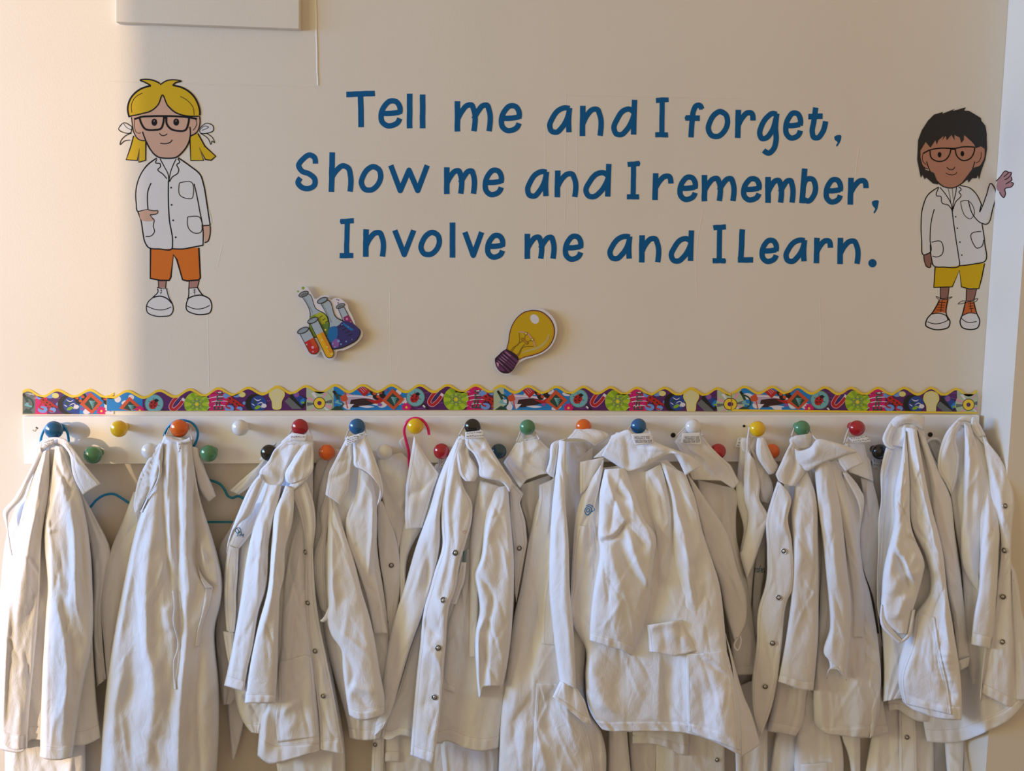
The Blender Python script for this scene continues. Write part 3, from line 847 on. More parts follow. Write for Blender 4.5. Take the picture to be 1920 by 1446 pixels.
pkC = list(zip([239, 299, 356, 409, 465, 520, 573, 628, 680, 734, 787, 839, 892], [731, 730, 728, 726, 725, 723, 722, 720, 720, 720, 720, 720, 720]))
strip('long wavy science print border strip, the longest of the row', pkC, 12.5, 200, 925, (771, 769),
      [('photo', 244, 765), ('bug', 289, 757), ('flower', 262, 770), ('magnet', 330, 757), ('atom', 369, 758), ('emc', 409, 747), ('frog', 440, 754), ('earth', 482, 757), ('bulb', 519, 748), ('laptop', 560, 749),
       ('cd', 599, 756), ('micro', 634, 752), ('rocket', 672, 748), ('calc', 682, 731), ('bfly', 708, 742), ('photo', 737, 750), ('flower', 762, 764), ('bug', 779, 745), ('magnet', 815, 748), ('atom', 855, 749), ('emc', 893, 744), ('frog', 920, 750)],
      [(199, 268, SKY), (268, 392, PUR), (392, 425, PINK_), (425, 575, PUR), (575, 625, PALE), (625, 767, SKY), (767, 876, PUR), (876, 906, PINK_), (906, 926, PUR)], 1.4)
strip('middle wavy science print border strip between two longer neighbours', list(zip([939, 991, 1043, 1094, 1145, 1194, 1246, 1296, 1345], [721, 722, 723, 723, 724, 725, 725, 726, 726])), 12, 925.5, 1371, (769, 772),
      [('micro', 942, 752), ('rocket', 986, 748), ('calc', 992, 734), ('bfly', 1016, 742), ('photo', 1043, 752), ('flower', 1066, 765), ('bug', 1085, 747), ('magnet', 1120, 749), ('atom', 1158, 753), ('emc', 1196, 747), ('frog', 1228, 752), ('earth', 1267, 755), ('bulb', 1296, 752), ('laptop', 1333, 753), ('cd', 1368, 758)],
      [(925, 945, PALE), (945, 1070, SKY), (1070, 1180, PUR), (1180, 1212, PINK_), (1212, 1345, PUR), (1345, 1372, PALE)], 2.2)
strip('rightmost wavy science print border strip with a yellow lower edge', list(zip([1396, 1448, 1496, 1547, 1596, 1646, 1695, 1746, 1793], [723, 723, 723, 724, 725, 725, 725, 725, 727])), 12, 1372, 1833, (771, 776),
      [('cd', 1371, 758), ('micro', 1397, 753), ('rocket', 1441, 748), ('calc', 1446, 734), ('bfly', 1470, 743), ('photo', 1496, 752), ('flower', 1517, 766), ('bug', 1537, 750), ('magnet', 1572, 751), ('atom', 1608, 754), ('emc', 1645, 748), ('frog', 1678, 753), ('earth', 1715, 758), ('bulb', 1746, 756), ('laptop', 1781, 757), ('cd', 1816, 759)],
      [(1372, 1390, PALE), (1390, 1522, SKY), (1522, 1630, PUR), (1630, 1660, PINK_), (1660, 1795, PUR), (1795, 1834, PALE)], 2.6, True)
st = strip('short wavy science print border strip at the left end, tucked under the longest one', [(52, 729), (107, 729), (169, 729), (226, 731)], 12.5, 42, 214, (777, 777),
           [('micro', 52, 757), ('frog', 90, 756), ('earth', 130, 759), ('bfly', 150, 750), ('photo', 171, 757), ('flower', 190, 771), ('bfly', 203, 752)],
           [(42, 66, GRY), (66, 88, PINK_), (88, 118, PUR), (118, 150, BLU), (150, 196, SKY), (196, 214, WHT)], 0.5)

# ------------------------------------------------------------------ cut-out stickers standing off the wall
INK = mat('ink_outline', (0.05, 0.05, 0.07), 0.5); DPUR = mat('ink_plum', (0.16, 0.03, 0.13), 0.5)
CARDW = mat('sticker_card', (0.88, 0.86, 0.86), 0.4)
def cutout(root, path, d0, d1, sharp=False):
    p = P(path); q = p if sharp else smooth_path(np.vstack([p, p[:1]]), len(p) * 7)[:-1]
    vs, fs = slab(q, d0, d1)
    return link('card', vs, fs, CARDW, root, smooth=False)
fl = thing('flask_sticker', 'cut-out card of coloured chemistry flasks and test tubes on the wall', 'sticker', loc=tuple(unproj(615, 610, 0)))
cutout(fl, "S1 130,190 200,130 290,140 340,200 380,270 430,345 540,290 640,290 690,360 740,330 850,350 900,390 950,440 960,490 1010,590 1060,700 1100,790 1180,850 1190,920 1140,1010 1040,1090 900,1160 780,1190 770,1250 720,1310 640,1330 580,1290 520,1190 470,1250 390,1275 320,1240 230,1100 150,960 120,880 150,820 250,770 300,730 310,640 320,540 240,400 150,300", 8.5, 9.8)
o = link('foam_pad', *merge([slab("S1 420,600 800,700 750,1000 430,850", 0, 8.5)]), CARDW, fl, smooth=False)
def disc_ring(a, x, y, rx, ry, rot, m1, m2):
    a.disc(x, y, rx, INK, ry, rot); a.disc(x, y, rx * .86, m1, ry * .72, rot); a.disc(x + .2, y + .6, rx * .62, m2, ry * .42, rot)
GL, GLD, RIM = mat('glass_print', (0.66, 0.72, 0.75), .4), mat('glass_print_dark', (0.55, 0.64, 0.68), .4), mat('glass_rim', (0.55, 0.57, 0.6), .4)
sc = lambda x, y: (CROPS['S1'][0] + x / 8.506, CROPS['S1'][1] + y / 8.506)
a = Art(d0=9.9, dl=.05)
a.fill("S1 208,300 335,265 455,500 600,590 650,690 645,930 440,965 380,960 335,780 345,560", INK); a.fill("S1 222,305 328,275 445,508 590,600 636,690 632,915 440,950 392,945 350,780 358,560", GL)
a.fill("S1 350,640 430,590 590,600 636,690 632,915 440,950 392,945 345,780", mat('olive_print', (0.50, 0.60, 0.12), .4)); a.fill("S1 430,600 520,560 600,610 630,680 560,760 500,700", mat('yellow_green_print', (0.68, 0.70, 0.15), .4))
a.fill("S1 520,760 636,735 632,915 500,930", mat('deep_green_print', (0.36, 0.52, 0.22), .4)); a.line("S1 250,320 390,560", 1.8, GLD)
for y in (0, 45, 85): a.line(f"S1 {505+y},{640+y} {550+y},{612+y}", 1.2, INK, True)
a.disc(*sc(595, 840), 2.0, CRM)
disc_ring(a, *sc(248, 268), 10, 5.2, -.42, RIM, GRY)
a.build('green_flask', fl)
a = Art(d0=10.4, dl=.05)
a.fill("S1 795,500 895,470 1090,830 940,860", INK, True); a.fill("S1 808,505 890,480 1075,830 950,850", GL, True); a.fill("S1 880,640 965,600 1080,830 950,850", mat('magenta_print', (0.58, 0.14, 0.40), .4), True)
for x, y, r in ((940, 665, 2), (1000, 715, 1.2), (1030, 755, 1.2)): a.disc(*sc(x, y), r, ROSE)
disc_ring(a, *sc(835, 458), 9, 4.6, -.42, RIM, GRY)
a.build('magenta_test_tube', fl)
a = Art(d0=11.0, dl=.05)
a.fill("S1 505,400 635,360 780,640 900,700 1160,880 1120,980 960,1090 780,1150 690,1150 640,1040 645,700", INK); a.fill("S1 520,405 628,372 770,650 890,715 1145,885 1105,970 950,1075 780,1135 700,1135 655,1035 660,700", GL)
a.fill("S1 657,800 800,770 870,705 1145,885 1105,970 950,1075 780,1135 700,1135 655,1035", mat('navy_print', (0.20, 0.18, 0.42), .4)); a.fill("S1 657,805 760,780 780,960 700,1040 657,1030", mat('cyan_blue_print', (0.02, 0.42, 0.66), .4))
a.fill("S1 870,712 1060,840 1000,850 880,760", mat('cyan_blue_print', (0, 0, 0)), True); a.fill("S1 700,1030 790,980 800,1110 720,1120", VIO); a.line("S1 545,420 690,720", 2.2, GLD)
for k in range(4): a.line(f"S1 {820+45*k},{800+45*k} {880+48*k},{765+45*k}", 1.2, INK, True)
for x, y, r in ((805, 1018, 2.6), (715, 1060, 1.8), (845, 1067, 1.6), (928, 1025, 1.6), (750, 1112, 1.6), (862, 755, 1.3), (1020, 992, 1), (965, 790, 1)): a.disc(*sc(x, y), r, LBL)
disc_ring(a, *sc(548, 368), 10.8, 5.4, -.42, RIM, GLD)
a.build('blue_flask', fl)
a = Art(d0=11.6, dl=.05)
def tubeart(a, p0, p1, w, liq, m, m2):
    """a straight test tube lying along p0..p1 (sheet units), liquid from the fraction liq down"""
    P0 = np.array(sc(*p0)); P1 = np.array(sc(*p1)); w = w / 8.506
    t = (P1 - P0) / np.hypot(*(P1 - P0)); n = np.array([-t[1], t[0]])
    def cap(A, r):
        k = np.linspace(-np.pi / 2, np.pi / 2, 13)
        return np.vstack([A - n * r, P1 + np.outer(np.cos(k), t) * r + np.outer(np.sin(k), n) * r, A + n * r])
    a.poly(cap(P0, w / 2), INK); a.poly(cap(P0, w / 2 - 1.2), GL)
    L = P0 + (P1 - P0) * liq
    a.poly(cap(L, w / 2 - 1.2), m); a.poly(np.array([L - n * (w / 2 - 1.2), P1 - n * (w / 2 - 1.2), P1 - n * 1.0, L - n * 1.0]), m2)
tubeart(a, (262, 858), (408, 1142), 178, .5, mat('scarlet_print', (0.75, 0.13, 0.10), .4), mat('red_orange_print', (0.80, 0.28, 0.10), .4))
for x, y, r in ((393, 1118, 2.6), (297, 1072, 1.5), (398, 1188, 1.5)): a.disc(*sc(x, y), r, ROSE)
disc_ring(a, *sc(240, 848), 12, 5.6, -.42, RIM, GLD)
a.build('red_test_tube', fl)
a = Art(d0=12.2, dl=.05)
tubeart(a, (410, 697), (662, 1218), 146, .38, mat('amber_print', (0.90, 0.68, 0.05), .4), mat('amber_dark_print', (0.85, 0.55, 0.08), .4))
for x, y, r in ((543, 1000, 1.6), (625, 1112, 1.6), (692, 1228, 1.9), (640, 1185, 1)): a.disc(*sc(x, y), r, CRM)
disc_ring(a, *sc(395, 688), 11, 5.4, -.42, RIM, GLD)
a.build('yellow_test_tube', fl)
for x, y, r in ((240, 172, 2.8), (160, 225, 1.8), (778, 355, 1.2), (805, 365, 1.4), (800, 410, 1.4)):
    a = Art(d0=9.9, dl=.05); a.disc(*sc(x, y), r, LIM2 if y < 300 else VIO); a.build('printed_bubble', fl)

bl = thing('bulb_sticker', 'cut-out card of a yellow light bulb on the wall above the border', 'sticker', loc=tuple(unproj(985, 640, 0)))
cutout(bl, "S2 860,168 1010,180 1150,260 1250,380 1300,560 1270,720 1190,870 1060,980 900,1050 700,1110 620,1160 560,1230 540,1260 500,1310 440,1370 310,1365 200,1290 150,1180 150,1090 220,1010 300,930 380,870 410,640 460,480 570,320 700,215", 8.5, 9.8)
link('foam_pad', *slab("S2 600,500 1000,400 1050,800 600,950", 0, 8.5), CARDW, bl, smooth=False)
BY = mat('bulb_yellow', (0.80, 0.66, 0.02), .4); BO = mat('bulb_amber', (0.80, 0.55, 0.10), .4); PLUM = mat('plum_print', (0.40, 0.20, 0.38), .4); LPL = mat('mauve_print', (0.62, 0.45, 0.60), .4)
a = Art(d0=9.9, dl=.05)
bulbo = "S2 850,205 1000,225 1130,310 1220,430 1260,590 1230,740 1150,870 1020,970 860,1030 700,1070 600,1110 380,910 410,800 430,640 480,480 580,330 700,240"
a.fill(bulbo, DPUR); bp = P(bulbo); a.fill((bp - bp.mean(0)) * .965 + bp.mean(0), BO); a.fill((bp - bp.mean(0)) * .925 + bp.mean(0) + [-.3, -.2], BY)
bx = lambda x, y: (CROPS['S2'][0] + x / 9.64, CROPS['S2'][1] + y / 9.64)
a.disc(*bx(890, 370), 9.5, CARDW, 7.6, .9); a.line("S2 660,985 800,930 950,890 1070,800 1130,720 1150,640", 4.2, mat('gloss_print', (0.78, 0.70, 0.45), .4), taper=.6)
OLV = mat('olive_ink', (0.42, 0.33, 0.05), .5)
for q in ("S2 455,960 520,870 575,845 610,620", "S2 470,975 560,850 680,760", "S2 545,1040 600,990 650,900 720,820", "S2 560,1060 620,1000 650,910 870,865", "S2 700,740 730,650", "S2 760,785 840,745"): a.line(q, .9, OLV)
a.line("S2 655,720 770,820", 4.2, OLV, True); a.line("S2 665,728 760,812", 2.6, BO, True)
a.line("S2 605,600 735,620 850,740 900,860", 1.7, ROSE)
for x, y in ((733, 632), (848, 740)): a.disc(*bx(x, y), 2.8, OLV); a.disc(*bx(x, y), 2, CRM)
a.build('glass_bulb', bl)
a = Art(d0=11.0, dl=.05)
a.fill("S2 380,910 600,1110 550,1210 500,1290 430,1345 300,1340 220,1270 180,1170 175,1090 240,1020 300,960", DPUR, False)
for k, (p, q) in enumerate([((345, 945), (585, 1150)), ((300, 990), (545, 1200)), ((270, 1030), (520, 1240)), ((235, 1060), (490, 1270)), ((215, 1110), (440, 1325))]):
    a.line([bx(*p), bx(*q)], 5.0 if k == 0 else 3.0, PLUM, True); mx = (p[0] * .55 + q[0] * .45, p[1] * .55 + q[1] * .45)
    a.line([bx(p[0] + 20, p[1] + 22), bx(*mx)], 2.2 if k == 0 else 1.6, LPL, True)
a.fill("S2 195,1150 260,1200 350,1310 270,1300 210,1240", PLUM); a.fill("S2 200,1150 240,1170 230,1230", ROSE)
a.build('screw_cap', bl)

# ------------------------------------------------------------------ painted lettering
TXT = mat('blue_lettering_paint', (0.02, 0.36, 0.57), 0.6, spec=0.2)
GL_ = {
 'T': [[(0, .03), (1, .0)], [(.5, .02), (.52, 1)]],
 'e': [[(.06, .50), (.5, .50), (.97, .45)], [(.97, .50), (1, .40), (.99, .25), (.78, .02), (.5, .0), (.2, .2), (.02, .55), (.08, .85), (.35, 1), (.62, .98), (.86, .88), (.99, .70)]],
 'l': [[(.5, 0), (.5, 1)]],
 'm': [[(.02, 0), (.02, 1)], [(.03, .6), (.16, .3), (.34, .07), (.46, .06), (.52, .22), (.53, 1)], [(.53, .6), (.66, .3), (.82, .08), (.94, .07), (1, .25), (1, 1)]],
 'n': [[(.04, 0), (.02, 1)], [(.05, .6), (.28, .28), (.6, .06), (.85, .06), (.98, .25), (1, 1)]],
 'a': [[(1, .03), (.78, .0), (.45, .1), (.14, .42), (.0, .75), (.1, .96), (.34, 1), (.62, .8), (.86, .48), (.98, .15)], [(1, 0), (.95, .5), (.97, 1)]],
 'd': [[(.96, .36), (.75, .27), (.5, .3), (.16, .55), (.0, .83), (.12, .98), (.34, 1), (.62, .86), (.86, .62), (.98, .42)], [(1, 0), (.97, .5), (.95, 1)]],
 'I': [[(.08, .02), (1, .0)], [(.55, .02), (.48, 1)], [(0, 1), (.94, 1)]],
 'f': [[(1, .13), (.85, .01), (.62, .02), (.42, .18), (.32, .5), (.24, 1)], [(.0, .42), (.7, .43)]],
 'o': [[(.62, 0), (.9, .12), (1, .38), (.86, .75), (.5, .99), (.18, .96), (.0, .7), (.1, .38), (.35, .1), (.62, 0), (.78, .04)]],
 'r': [[(.06, 0), (.02, 1)], [(.06, .55), (.35, .22), (.65, .04), (.9, .04), (1, .28)]],
 'g': [[(.98, .02), (.76, .0), (.42, .1), (.1, .32), (.0, .52), (.12, .63), (.36, .62), (.66, .48), (.95, .12)], [(1, 0), (.92, .35), (.95, .68), (.8, .9), (.52, 1), (.22, .93)]],
 't': [[(.34, 0), (.22, .45), (.12, .8), (.24, .98), (.5, .99), (.8, .82), (1, .48)], [(0, .25), (.68, .24)]],
 'S': [[(.98, .26), (.9, .06), (.68, .0), (.3, .12), (.06, .32), (.24, .48), (.62, .56), (.94, .72), (.92, .9), (.6, 1), (.22, .96), (.02, .82), (.16, .68)]],
 'h': [[(.08, 0), (.04, 1)], [(.06, .65), (.3, .45), (.62, .32), (.88, .38), (1, .6), (.98, 1)]],
 'w': [[(0, 0), (.25, 1), (.5, .12), (.75, 1), (1, 0)]],
 'v': [[(0, 0), (.5, 1), (1, 0)]],
 'L': [[(.2, 0), (.05, 1)], [(0, 1), (1, 1)]],
 'b': [[(.2, 0), (.02, 1)], [(.1, .55), (.42, .27), (.78, .28), (1, .5), (.9, .8), (.5, 1), (.04, .92)]],
}
LINES = [
 ('blue painted line reading Tell me and I forget', [
  ('Tell', [('T1', 'T', 358, 543, 68, 295), ('T1', 'e', 558, 713, 115, 300), ('T1', 'l', 737, 773, 83, 302), ('T1', 'l', 818, 853, 88, 302)]),
  ('me', [('T1', 'm', 1030, 1265, 130, 322), ('T1', 'e', 1305, 1453, 145, 330)]),
  ('and', [('T1', 'a', 1607, 1765, 157, 340), ('T1', 'n', 1808, 1954, 158, 350), ('T2', 'd', 152, 315, 107, 355)]),
  ('I', [('T2', 'I', 422, 512, 107, 355)]),
  ('forget', [('T2', 'f', 610, 732, 140, 360), ('T2', 'o', 738, 892, 180, 367), ('T2', 'r', 918, 1047, 183, 362), ('T2', 'g', 1057, 1198, 192, 470), ('T2', 'e', 1217, 1345, 190, 376), ('T2', 't', 1372, 1497, 167, 376), ('T2', ',', 1537, 1580, 345, 413)])]),
 ('blue painted line reading Show me and I remember', [
  ('Show', [('T1', 'S', 42, 190, 450, 690), ('T1', 'h', 247, 405, 447, 697), ('T1', 'o', 438, 593, 522, 700), ('T1', 'w', 625, 877, 527, 703)]),
  ('me', [('T1', 'm', 965, 1168, 540, 710), ('T1', 'e', 1205, 1342, 545, 727)]),
  ('and', [('T1', 'a', 1470, 1622, 553, 737), ('T1', 'n', 1652, 1797, 560, 730), ('T1', 'd', 1832, 2009, 505, 740)]),
  ('I', [('T2', 'I', 246, 332, 505, 740)]),
  ('remember', [('T2', 'r', 405, 537, 577, 747), ('T2', 'e', 560, 692, 588, 757), ('T2', 'm', 710, 925, 588, 755), ('T2', 'e', 955, 1088, 598, 760), ('T2', 'm', 1105, 1292, 600, 765), ('T2', 'b', 1318, 1437, 548, 767), ('T2', 'e', 1468, 1593, 603, 773), ('T2', 'r', 1617, 1748, 605, 776), ('T2', ',', 1770, 1812, 750, 828)])]),
 ('blue painted line reading Involve me and I Learn', [
  ('Involve', [('T1', 'I', 317, 412, 860, 1105), ('T1', 'n', 463, 603, 925, 1100), ('T1', 'v', 650, 793, 930, 1100), ('T1', 'o', 808, 957, 930, 1100), ('T1', 'l', 1003, 1038, 883, 1105), ('T1', 'v', 1085, 1215, 942, 1105), ('T1', 'e', 1220, 1350, 950, 1115)]),
  ('me', [('T1', 'm', 1465, 1662, 953, 1113), ('T1', 'e', 1703, 1835, 955, 1128)]),
  ('and', [('T2', 'a', 127, 285, 955, 1125), ('T2', 'n', 322, 458, 962, 1135), ('T2', 'd', 508, 668, 918, 1140)]),
  ('I', [('T2', 'I', 778, 868, 898, 1137)]),
  ('Learn', [('T2', 'L', 935, 1037, 925, 1133), ('T2', 'e', 1070, 1195, 980, 1142), ('T2', 'a', 1220, 1370, 978, 1142), ('T2', 'r', 1407, 1527, 978, 1140), ('T2', 'n', 1553, 1695, 978, 1145), ('T2', '.', 1748, 1800, 1112, 1163)])]),
]
for lab, wordlist in LINES:
    c = CROPS[wordlist[0][1][0][0]]; q = wordlist[0][1][0]
    root = thing('wall_lettering', lab, 'lettering', 'painted quote lines on the wall', tuple(unproj(c[0] + q[2] / c[2], c[1] + q[5] / c[2], 0)))
    for word, letters in wordlist:
        for crop, ch, l, r, t, b in letters:
            a = Art(d0=0.2, dl=0.002)
            c = CROPS[crop]; x0, x1, y0, y1 = c[0] + l / c[2], c[0] + r / c[2], c[1] + t / c[2], c[1] + b / c[2]
            sw = 10.6 if ch not in 'I' else 10.0
            if ch == '.':
                a.disc((x0 + x1) / 2, (y0 + y1) / 2, (x1 - x0) / 2, TXT); a.build('full_stop', root); continue
            if ch == ',':
                a.fill([(x0, y0 + 2), (x0 + 3, y0), (x1, y0), (x1 - .5, y0 + 7), (x1 - 4, y1 - 5), (x0 + 4, y1), (x0 + 3.5, y1 - 1.5), (x0 + 6, y1 - 8), (x0 + 1, y0 + 8)], TXT); a.build('comma', root); continue
            for s in GL_[ch]:
                hw = sw / 2
                pts = [(x0 + hw + u * (x1 - x0 - sw), y0 + hw * (.9) + v * (y1 - y0 - sw * .9)) for u, v in s]
                if len(pts) == 2 or ch in 'wv':
                    # straight stroke reaching the box edges
                    pts = [tuple(p) for p in pts]
                    dx, dy = pts[1][0] - pts[0][0], pts[1][1] - pts[0][1]; L = math.hypot(dx, dy)
                    pts[0] = (pts[0][0] - dx / L * hw * .8, pts[0][1] - dy / L * hw * .8)
                    dx, dy = pts[-1][0] - pts[-2][0], pts[-1][1] - pts[-2][1]; L = math.hypot(dx, dy)
                    pts[-1] = (pts[-1][0] + dx / L * hw * .8, pts[-1][1] + dy / L * hw * .8)
                    if ch in 'wv':
                        for i in range(len(pts) - 1): 
                            a.line([pts[i], pts[i + 1]], sw * .96, TXT, True)
                            if i: a.disc(pts[i][0], pts[i][1], sw * .47, TXT)
                    else:
                        q = np.array(pts); q = np.array([q[0] * (1 - k) + q[1] * k for k in np.linspace(0, 1, 7)])
                        q[1:-1] += 0.35 * np.stack([vnoise(q[1:-1, 1] / 6 + x0, q[1:-1, 0]), vnoise(q[1:-1, 0] / 6, q[1:-1, 1] + 9)], -1)
                        a.line(q, sw if ch not in 'I' else sw * .98, TXT)
                else:
                    p2 = np.array(pts)
                    ext = lambda p, q: p + (p - q) / max(np.hypot(*(p - q)), 1e-6) * hw * .7
                    if ch in 'mnhr' or ch in 'ft':
                        p2[-1] = ext(p2[-1], p2[-2])
                    if ch in 't': p2[0] = ext(p2[0], p2[1])
                    a.line(p2, sw * .96, TXT)
            a.build('letter', root, label='painted letter ' + ch)

# ------------------------------------------------------------------ painted children
BK = mat('mural_black', (0.035, 0.03, 0.03), 0.6, spec=0.2); HY = mat('mural_yellow', (0.84, 0.69, 0.0), 0.55, spec=.3); SK = mat('mural_skin', (0.82, 0.66, 0.56), 0.55, spec=.3); SKL = mat('mural_skin_leg', (0.68, 0.50, 0.44), .55, spec=.3)
MW = mat('mural_white', (0.87, 0.86, 0.845), 0.5); OR = mat('mural_orange', (0.85, 0.44, 0.0), 0.55, spec=.3)
g = thing('painted_girl', 'painted cartoon girl with yellow bunches, black glasses, white lab coat and orange shorts', 'mural', 'painted children on the wall', tuple(unproj(325, 590, 0)))
def part(root, name, cmds, d0, plane=None, label=None):
    a = Art(plane, d0=d0, dl=.012)
    for c in cmds:
        k = c[0]
        if k == 'f': a.fill(c[1], c[2], len(c) > 3 and c[3])
        elif k == 'l': a.line(c[1], c[2], c[3], len(c) > 4 and c[4])
        elif k == 'c': a.line(c[1], c[2], c[3], False, 0, True)
        elif k == 'd': a.disc(*c[1:])
    return a.build(name, root, label=label)
def m1(x, y): return (200 + x / 6.025, 130 + y / 6.025)
part(g, 'shorts', [('f', "M2 345,790 735,785 748,1025 740,1045 615,1050 600,1035 537,835 512,1020 500,1045 430,1045 348,1032", OR, True), ('l', "M2 350,790 348,1030 430,1046 498,1046 512,1020 532,840 560,880 605,1040 640,1050 735,1042 747,1025 735,785", 3.0, BK, True)], .2)
part(g, 'leg', [('f', "M2 418,1048 475,1048 470,1105 415,1110", SKL, True), ('l', "M2 412,1048 414,1108", 1.8, BK), ('l', "M2 475,1048 470,1108", 1.8, BK)], .2)
part(g, 'leg', [('f', "M2 660,1050 738,1048 722,1108 655,1110", SKL, True), ('l', "M2 658,1050 655,1110", 1.8, BK), ('l', "M2 738,1048 722,1108", 1.8, BK)], .2)
part(g, 'shoe', [('f', "M2 410,1110 475,1110 508,1190 525,1240 525,1300 500,1325 440,1333 360,1325 325,1300 320,1240 370,1180", MW), ('l', "M2 405,1110 410,1130 370,1180 330,1220 318,1250 325,1300 380,1328 450,1333 510,1320 527,1295 522,1230 500,1190 478,1115", 2.0, BK), ('l', "M2 370,1182 430,1172 480,1190 520,1230", 2.4, BK), ('l', "M2 320,1250 380,1275 450,1280 515,1258", 1.6, BK),
     ('l', "M2 400,1102 440,1110 485,1112", 1.3, BK), ('l', "M2 432,1110 438,1130 428,1155", 1.1, BK), ('l', "M2 425,1125 442,1128", 1, BK), ('l', "M2 424,1140 440,1145", 1, BK)], .3)
part(g, 'shoe', [('f', "M2 655,1110 722,1108 765,1160 820,1190 838,1260 825,1300 770,1318 690,1310 640,1280 635,1230 650,1190", MW), ('l', "M2 655,1110 650,1190 636,1230 638,1280 690,1310 760,1318 825,1300 838,1260 820,1195 765,1162 725,1105", 2.2, BK), ('l', "M2 640,1195 690,1172 760,1165 800,1180", 2.4, BK), ('l', "M2 640,1248 700,1272 770,1268 822,1245", 1.6, BK), ('l', "M2 650,1108 730,1104", 1.3, BK), ('l', "M2 698,1112 702,1160", 1.1, BK), ('l', "M2 690,1124 712,1122", 1, BK), ('l', "M2 690,1140 712,1138", 1, BK)], .3)
part(g, 'hand', [('f', "M2 260,500 330,482 380,488 408,490 405,508 370,520 345,522 375,560 275,562", SK), ('l', "M2 330,482 380,490 408,490 406,508 370,521 345,522", 1.6, BK), ('l', "M2 345,522 372,560", 1.4, BK)], .6)
part(g, 'hand', [('f', "M2 765,612 825,610 820,700 800,740 772,742", SK), ('l', "M2 825,610 822,690 805,735 770,745", 2.2, BK)], .3)
coatl = "M2 410,70 330,130 260,230 230,360 240,450 250,500 275,570 290,670 310,760 350,788 440,796 520,792 600,790 700,780 770,765 765,650 755,605 825,600 800,430 770,270 750,215 640,120 560,70 490,78"
part(g, 'lab_coat', [('f', coatl, MW), ('l', "M2 400,70 330,120 260,225 232,350 236,430 248,495 290,488 330,480", 2.3, BK), ('l', "M2 248,495 272,560 290,670 305,740 330,780 420,795 520,792 525,740 500,560 492,380 493,250", 2.5, BK), ('l', "M2 520,792 600,795 690,780 770,765", 2.4, BK),
     ('l', "M2 570,68 660,130 750,210 772,280 800,440 825,605", 2.5, BK), ('l', "M2 825,605 765,610", 2, BK), ('l', "M2 697,275 715,350 740,480 768,640 768,765", 2.2, BK), ('l', "M2 355,268 330,330 325,400 330,480", 2.2, BK),
     ('l', "M2 425,75 460,140 490,200 495,260", 1.9, BK), ('l', "M2 555,75 520,150 505,200 497,260", 1.9, BK), ('l', "M2 400,80 390,108 425,115 428,140 408,160 450,200 480,235", 2.0, BK), ('l', "M2 565,75 582,105 560,120 575,165 570,185 520,225 500,260", 2.0, BK),
     ('c', "M2 580,268 678,265 692,350 680,390 640,392 590,372", 1.6, BK), ('c', "M2 645,540 740,542 745,665 690,665 660,640", 1.6, BK), ('l', "M2 275,563 378,563 372,610 380,660 355,690 310,695", 1.7, BK)]
     + [('d', 200 + x / 4.253, 280 + y / 4.253, 1.7, BK) for x, y in ((514, 306), (518, 443), (530, 567), (550, 702))], .4)
part(g, 'face', [('f', "M1 280,520 300,480 450,490 560,420 630,310 700,430 820,500 1050,530 1055,600 1030,690 950,750 930,830 880,910 790,990 700,1005 600,990 520,930 440,810 360,800 310,720 285,620", SK),
     ('l', "M1 280,540 290,620 310,720 360,790 440,808", 2.0, BK), ('l', "M1 405,705 440,800 490,900 570,985 690,1005 780,995 860,930 920,840 945,740 940,650", 2.6, BK), ('l', "M1 1050,530 1048,640 1010,720 945,752", 2.0, BK), ('l', "M1 318,570 315,660 340,715 380,720 376,708", 1.2, BK), ('l', "M1 1000,560 1018,600 1000,660 975,690", 1.4, BK),
     ('l', "M1 596,722 625,748 660,745 685,728", 1.8, BK), ('l', "M1 605,835 680,838 725,820 740,795", 2.0, BK)], .8)
part(g, 'eye', [('d', *m1(538, 598), 5.4, BK, 6.8), ('l', "M1 538,575 535,595", 1, SK)], 1.0)
part(g, 'eye', [('d', *m1(785, 596), 5.4, BK, 6.8), ('l', "M1 785,572 782,592", 1, SK)], 1.0)
part(g, 'eyeglasses', [('l', "M1 310,565 380,540 500,530 640,528 760,530 900,540 1020,560", 3.6, BK), ('l', "M1 370,545 395,620 430,670 540,685 610,670 640,600 645,535", 3.6, BK), ('l', "M1 675,540 680,620 720,670 800,695 890,685 920,620 930,545", 3.6, BK), ('l', "M1 640,545 680,545", 5, BK)], 1.1)
part(g, 'hair', [('f', "M1 250,530 240,420 290,310 390,220 500,185 440,150 380,122 450,115 540,130 605,170 680,130 760,118 840,135 790,150 745,180 860,210 970,290 1030,390 1050,500 1050,520 980,535 880,520 780,480 700,410 660,350 630,300 600,370 540,440 440,490 330,518", HY, True),
     ('l', "M1 255,540 238,440 270,330 370,230 500,185", 3.4, BK), ('l', "M1 500,185 440,150 378,122 450,113 540,130 600,160", 2.6, BK), ('l', "M1 605,175 680,128 760,118 840,135 780,150 745,180", 2.4, BK), ('l', "M1 745,180 870,215 975,295 1030,390 1052,500 1050,520", 3.2, BK),
     ('l', "M1 262,530 400,500 500,470 580,400 630,290 690,410 780,490 900,525 1040,530", 2.4, BK), ('l', "M1 285,490 280,400 320,320 405,268", 1.3, BK), ('l', "M1 830,305 920,360 975,430 988,520", 1.2, BK)], .95)
part(g, 'hair_bunch', [('f', "M1 310,760 440,810 440,1025 370,1055 365,900 345,1030 220,1020", HY, True), ('l', "M1 305,750 270,880 220,1022 345,1030 372,890 362,1050 440,1028 442,815", 2.4, BK, True)], .5)
part(g, 'hair_bunch', [('f', "M1 945,765 1030,720 1100,870 1230,980 1180,1025 1110,1020 1050,880 1095,1025 950,1030", HY, True), ('l', "M1 1030,725 1110,870 1232,982 1180,1028 1115,1020 1045,880 1095,1030 950,1030 940,765", 2.4, BK, True)], .5)
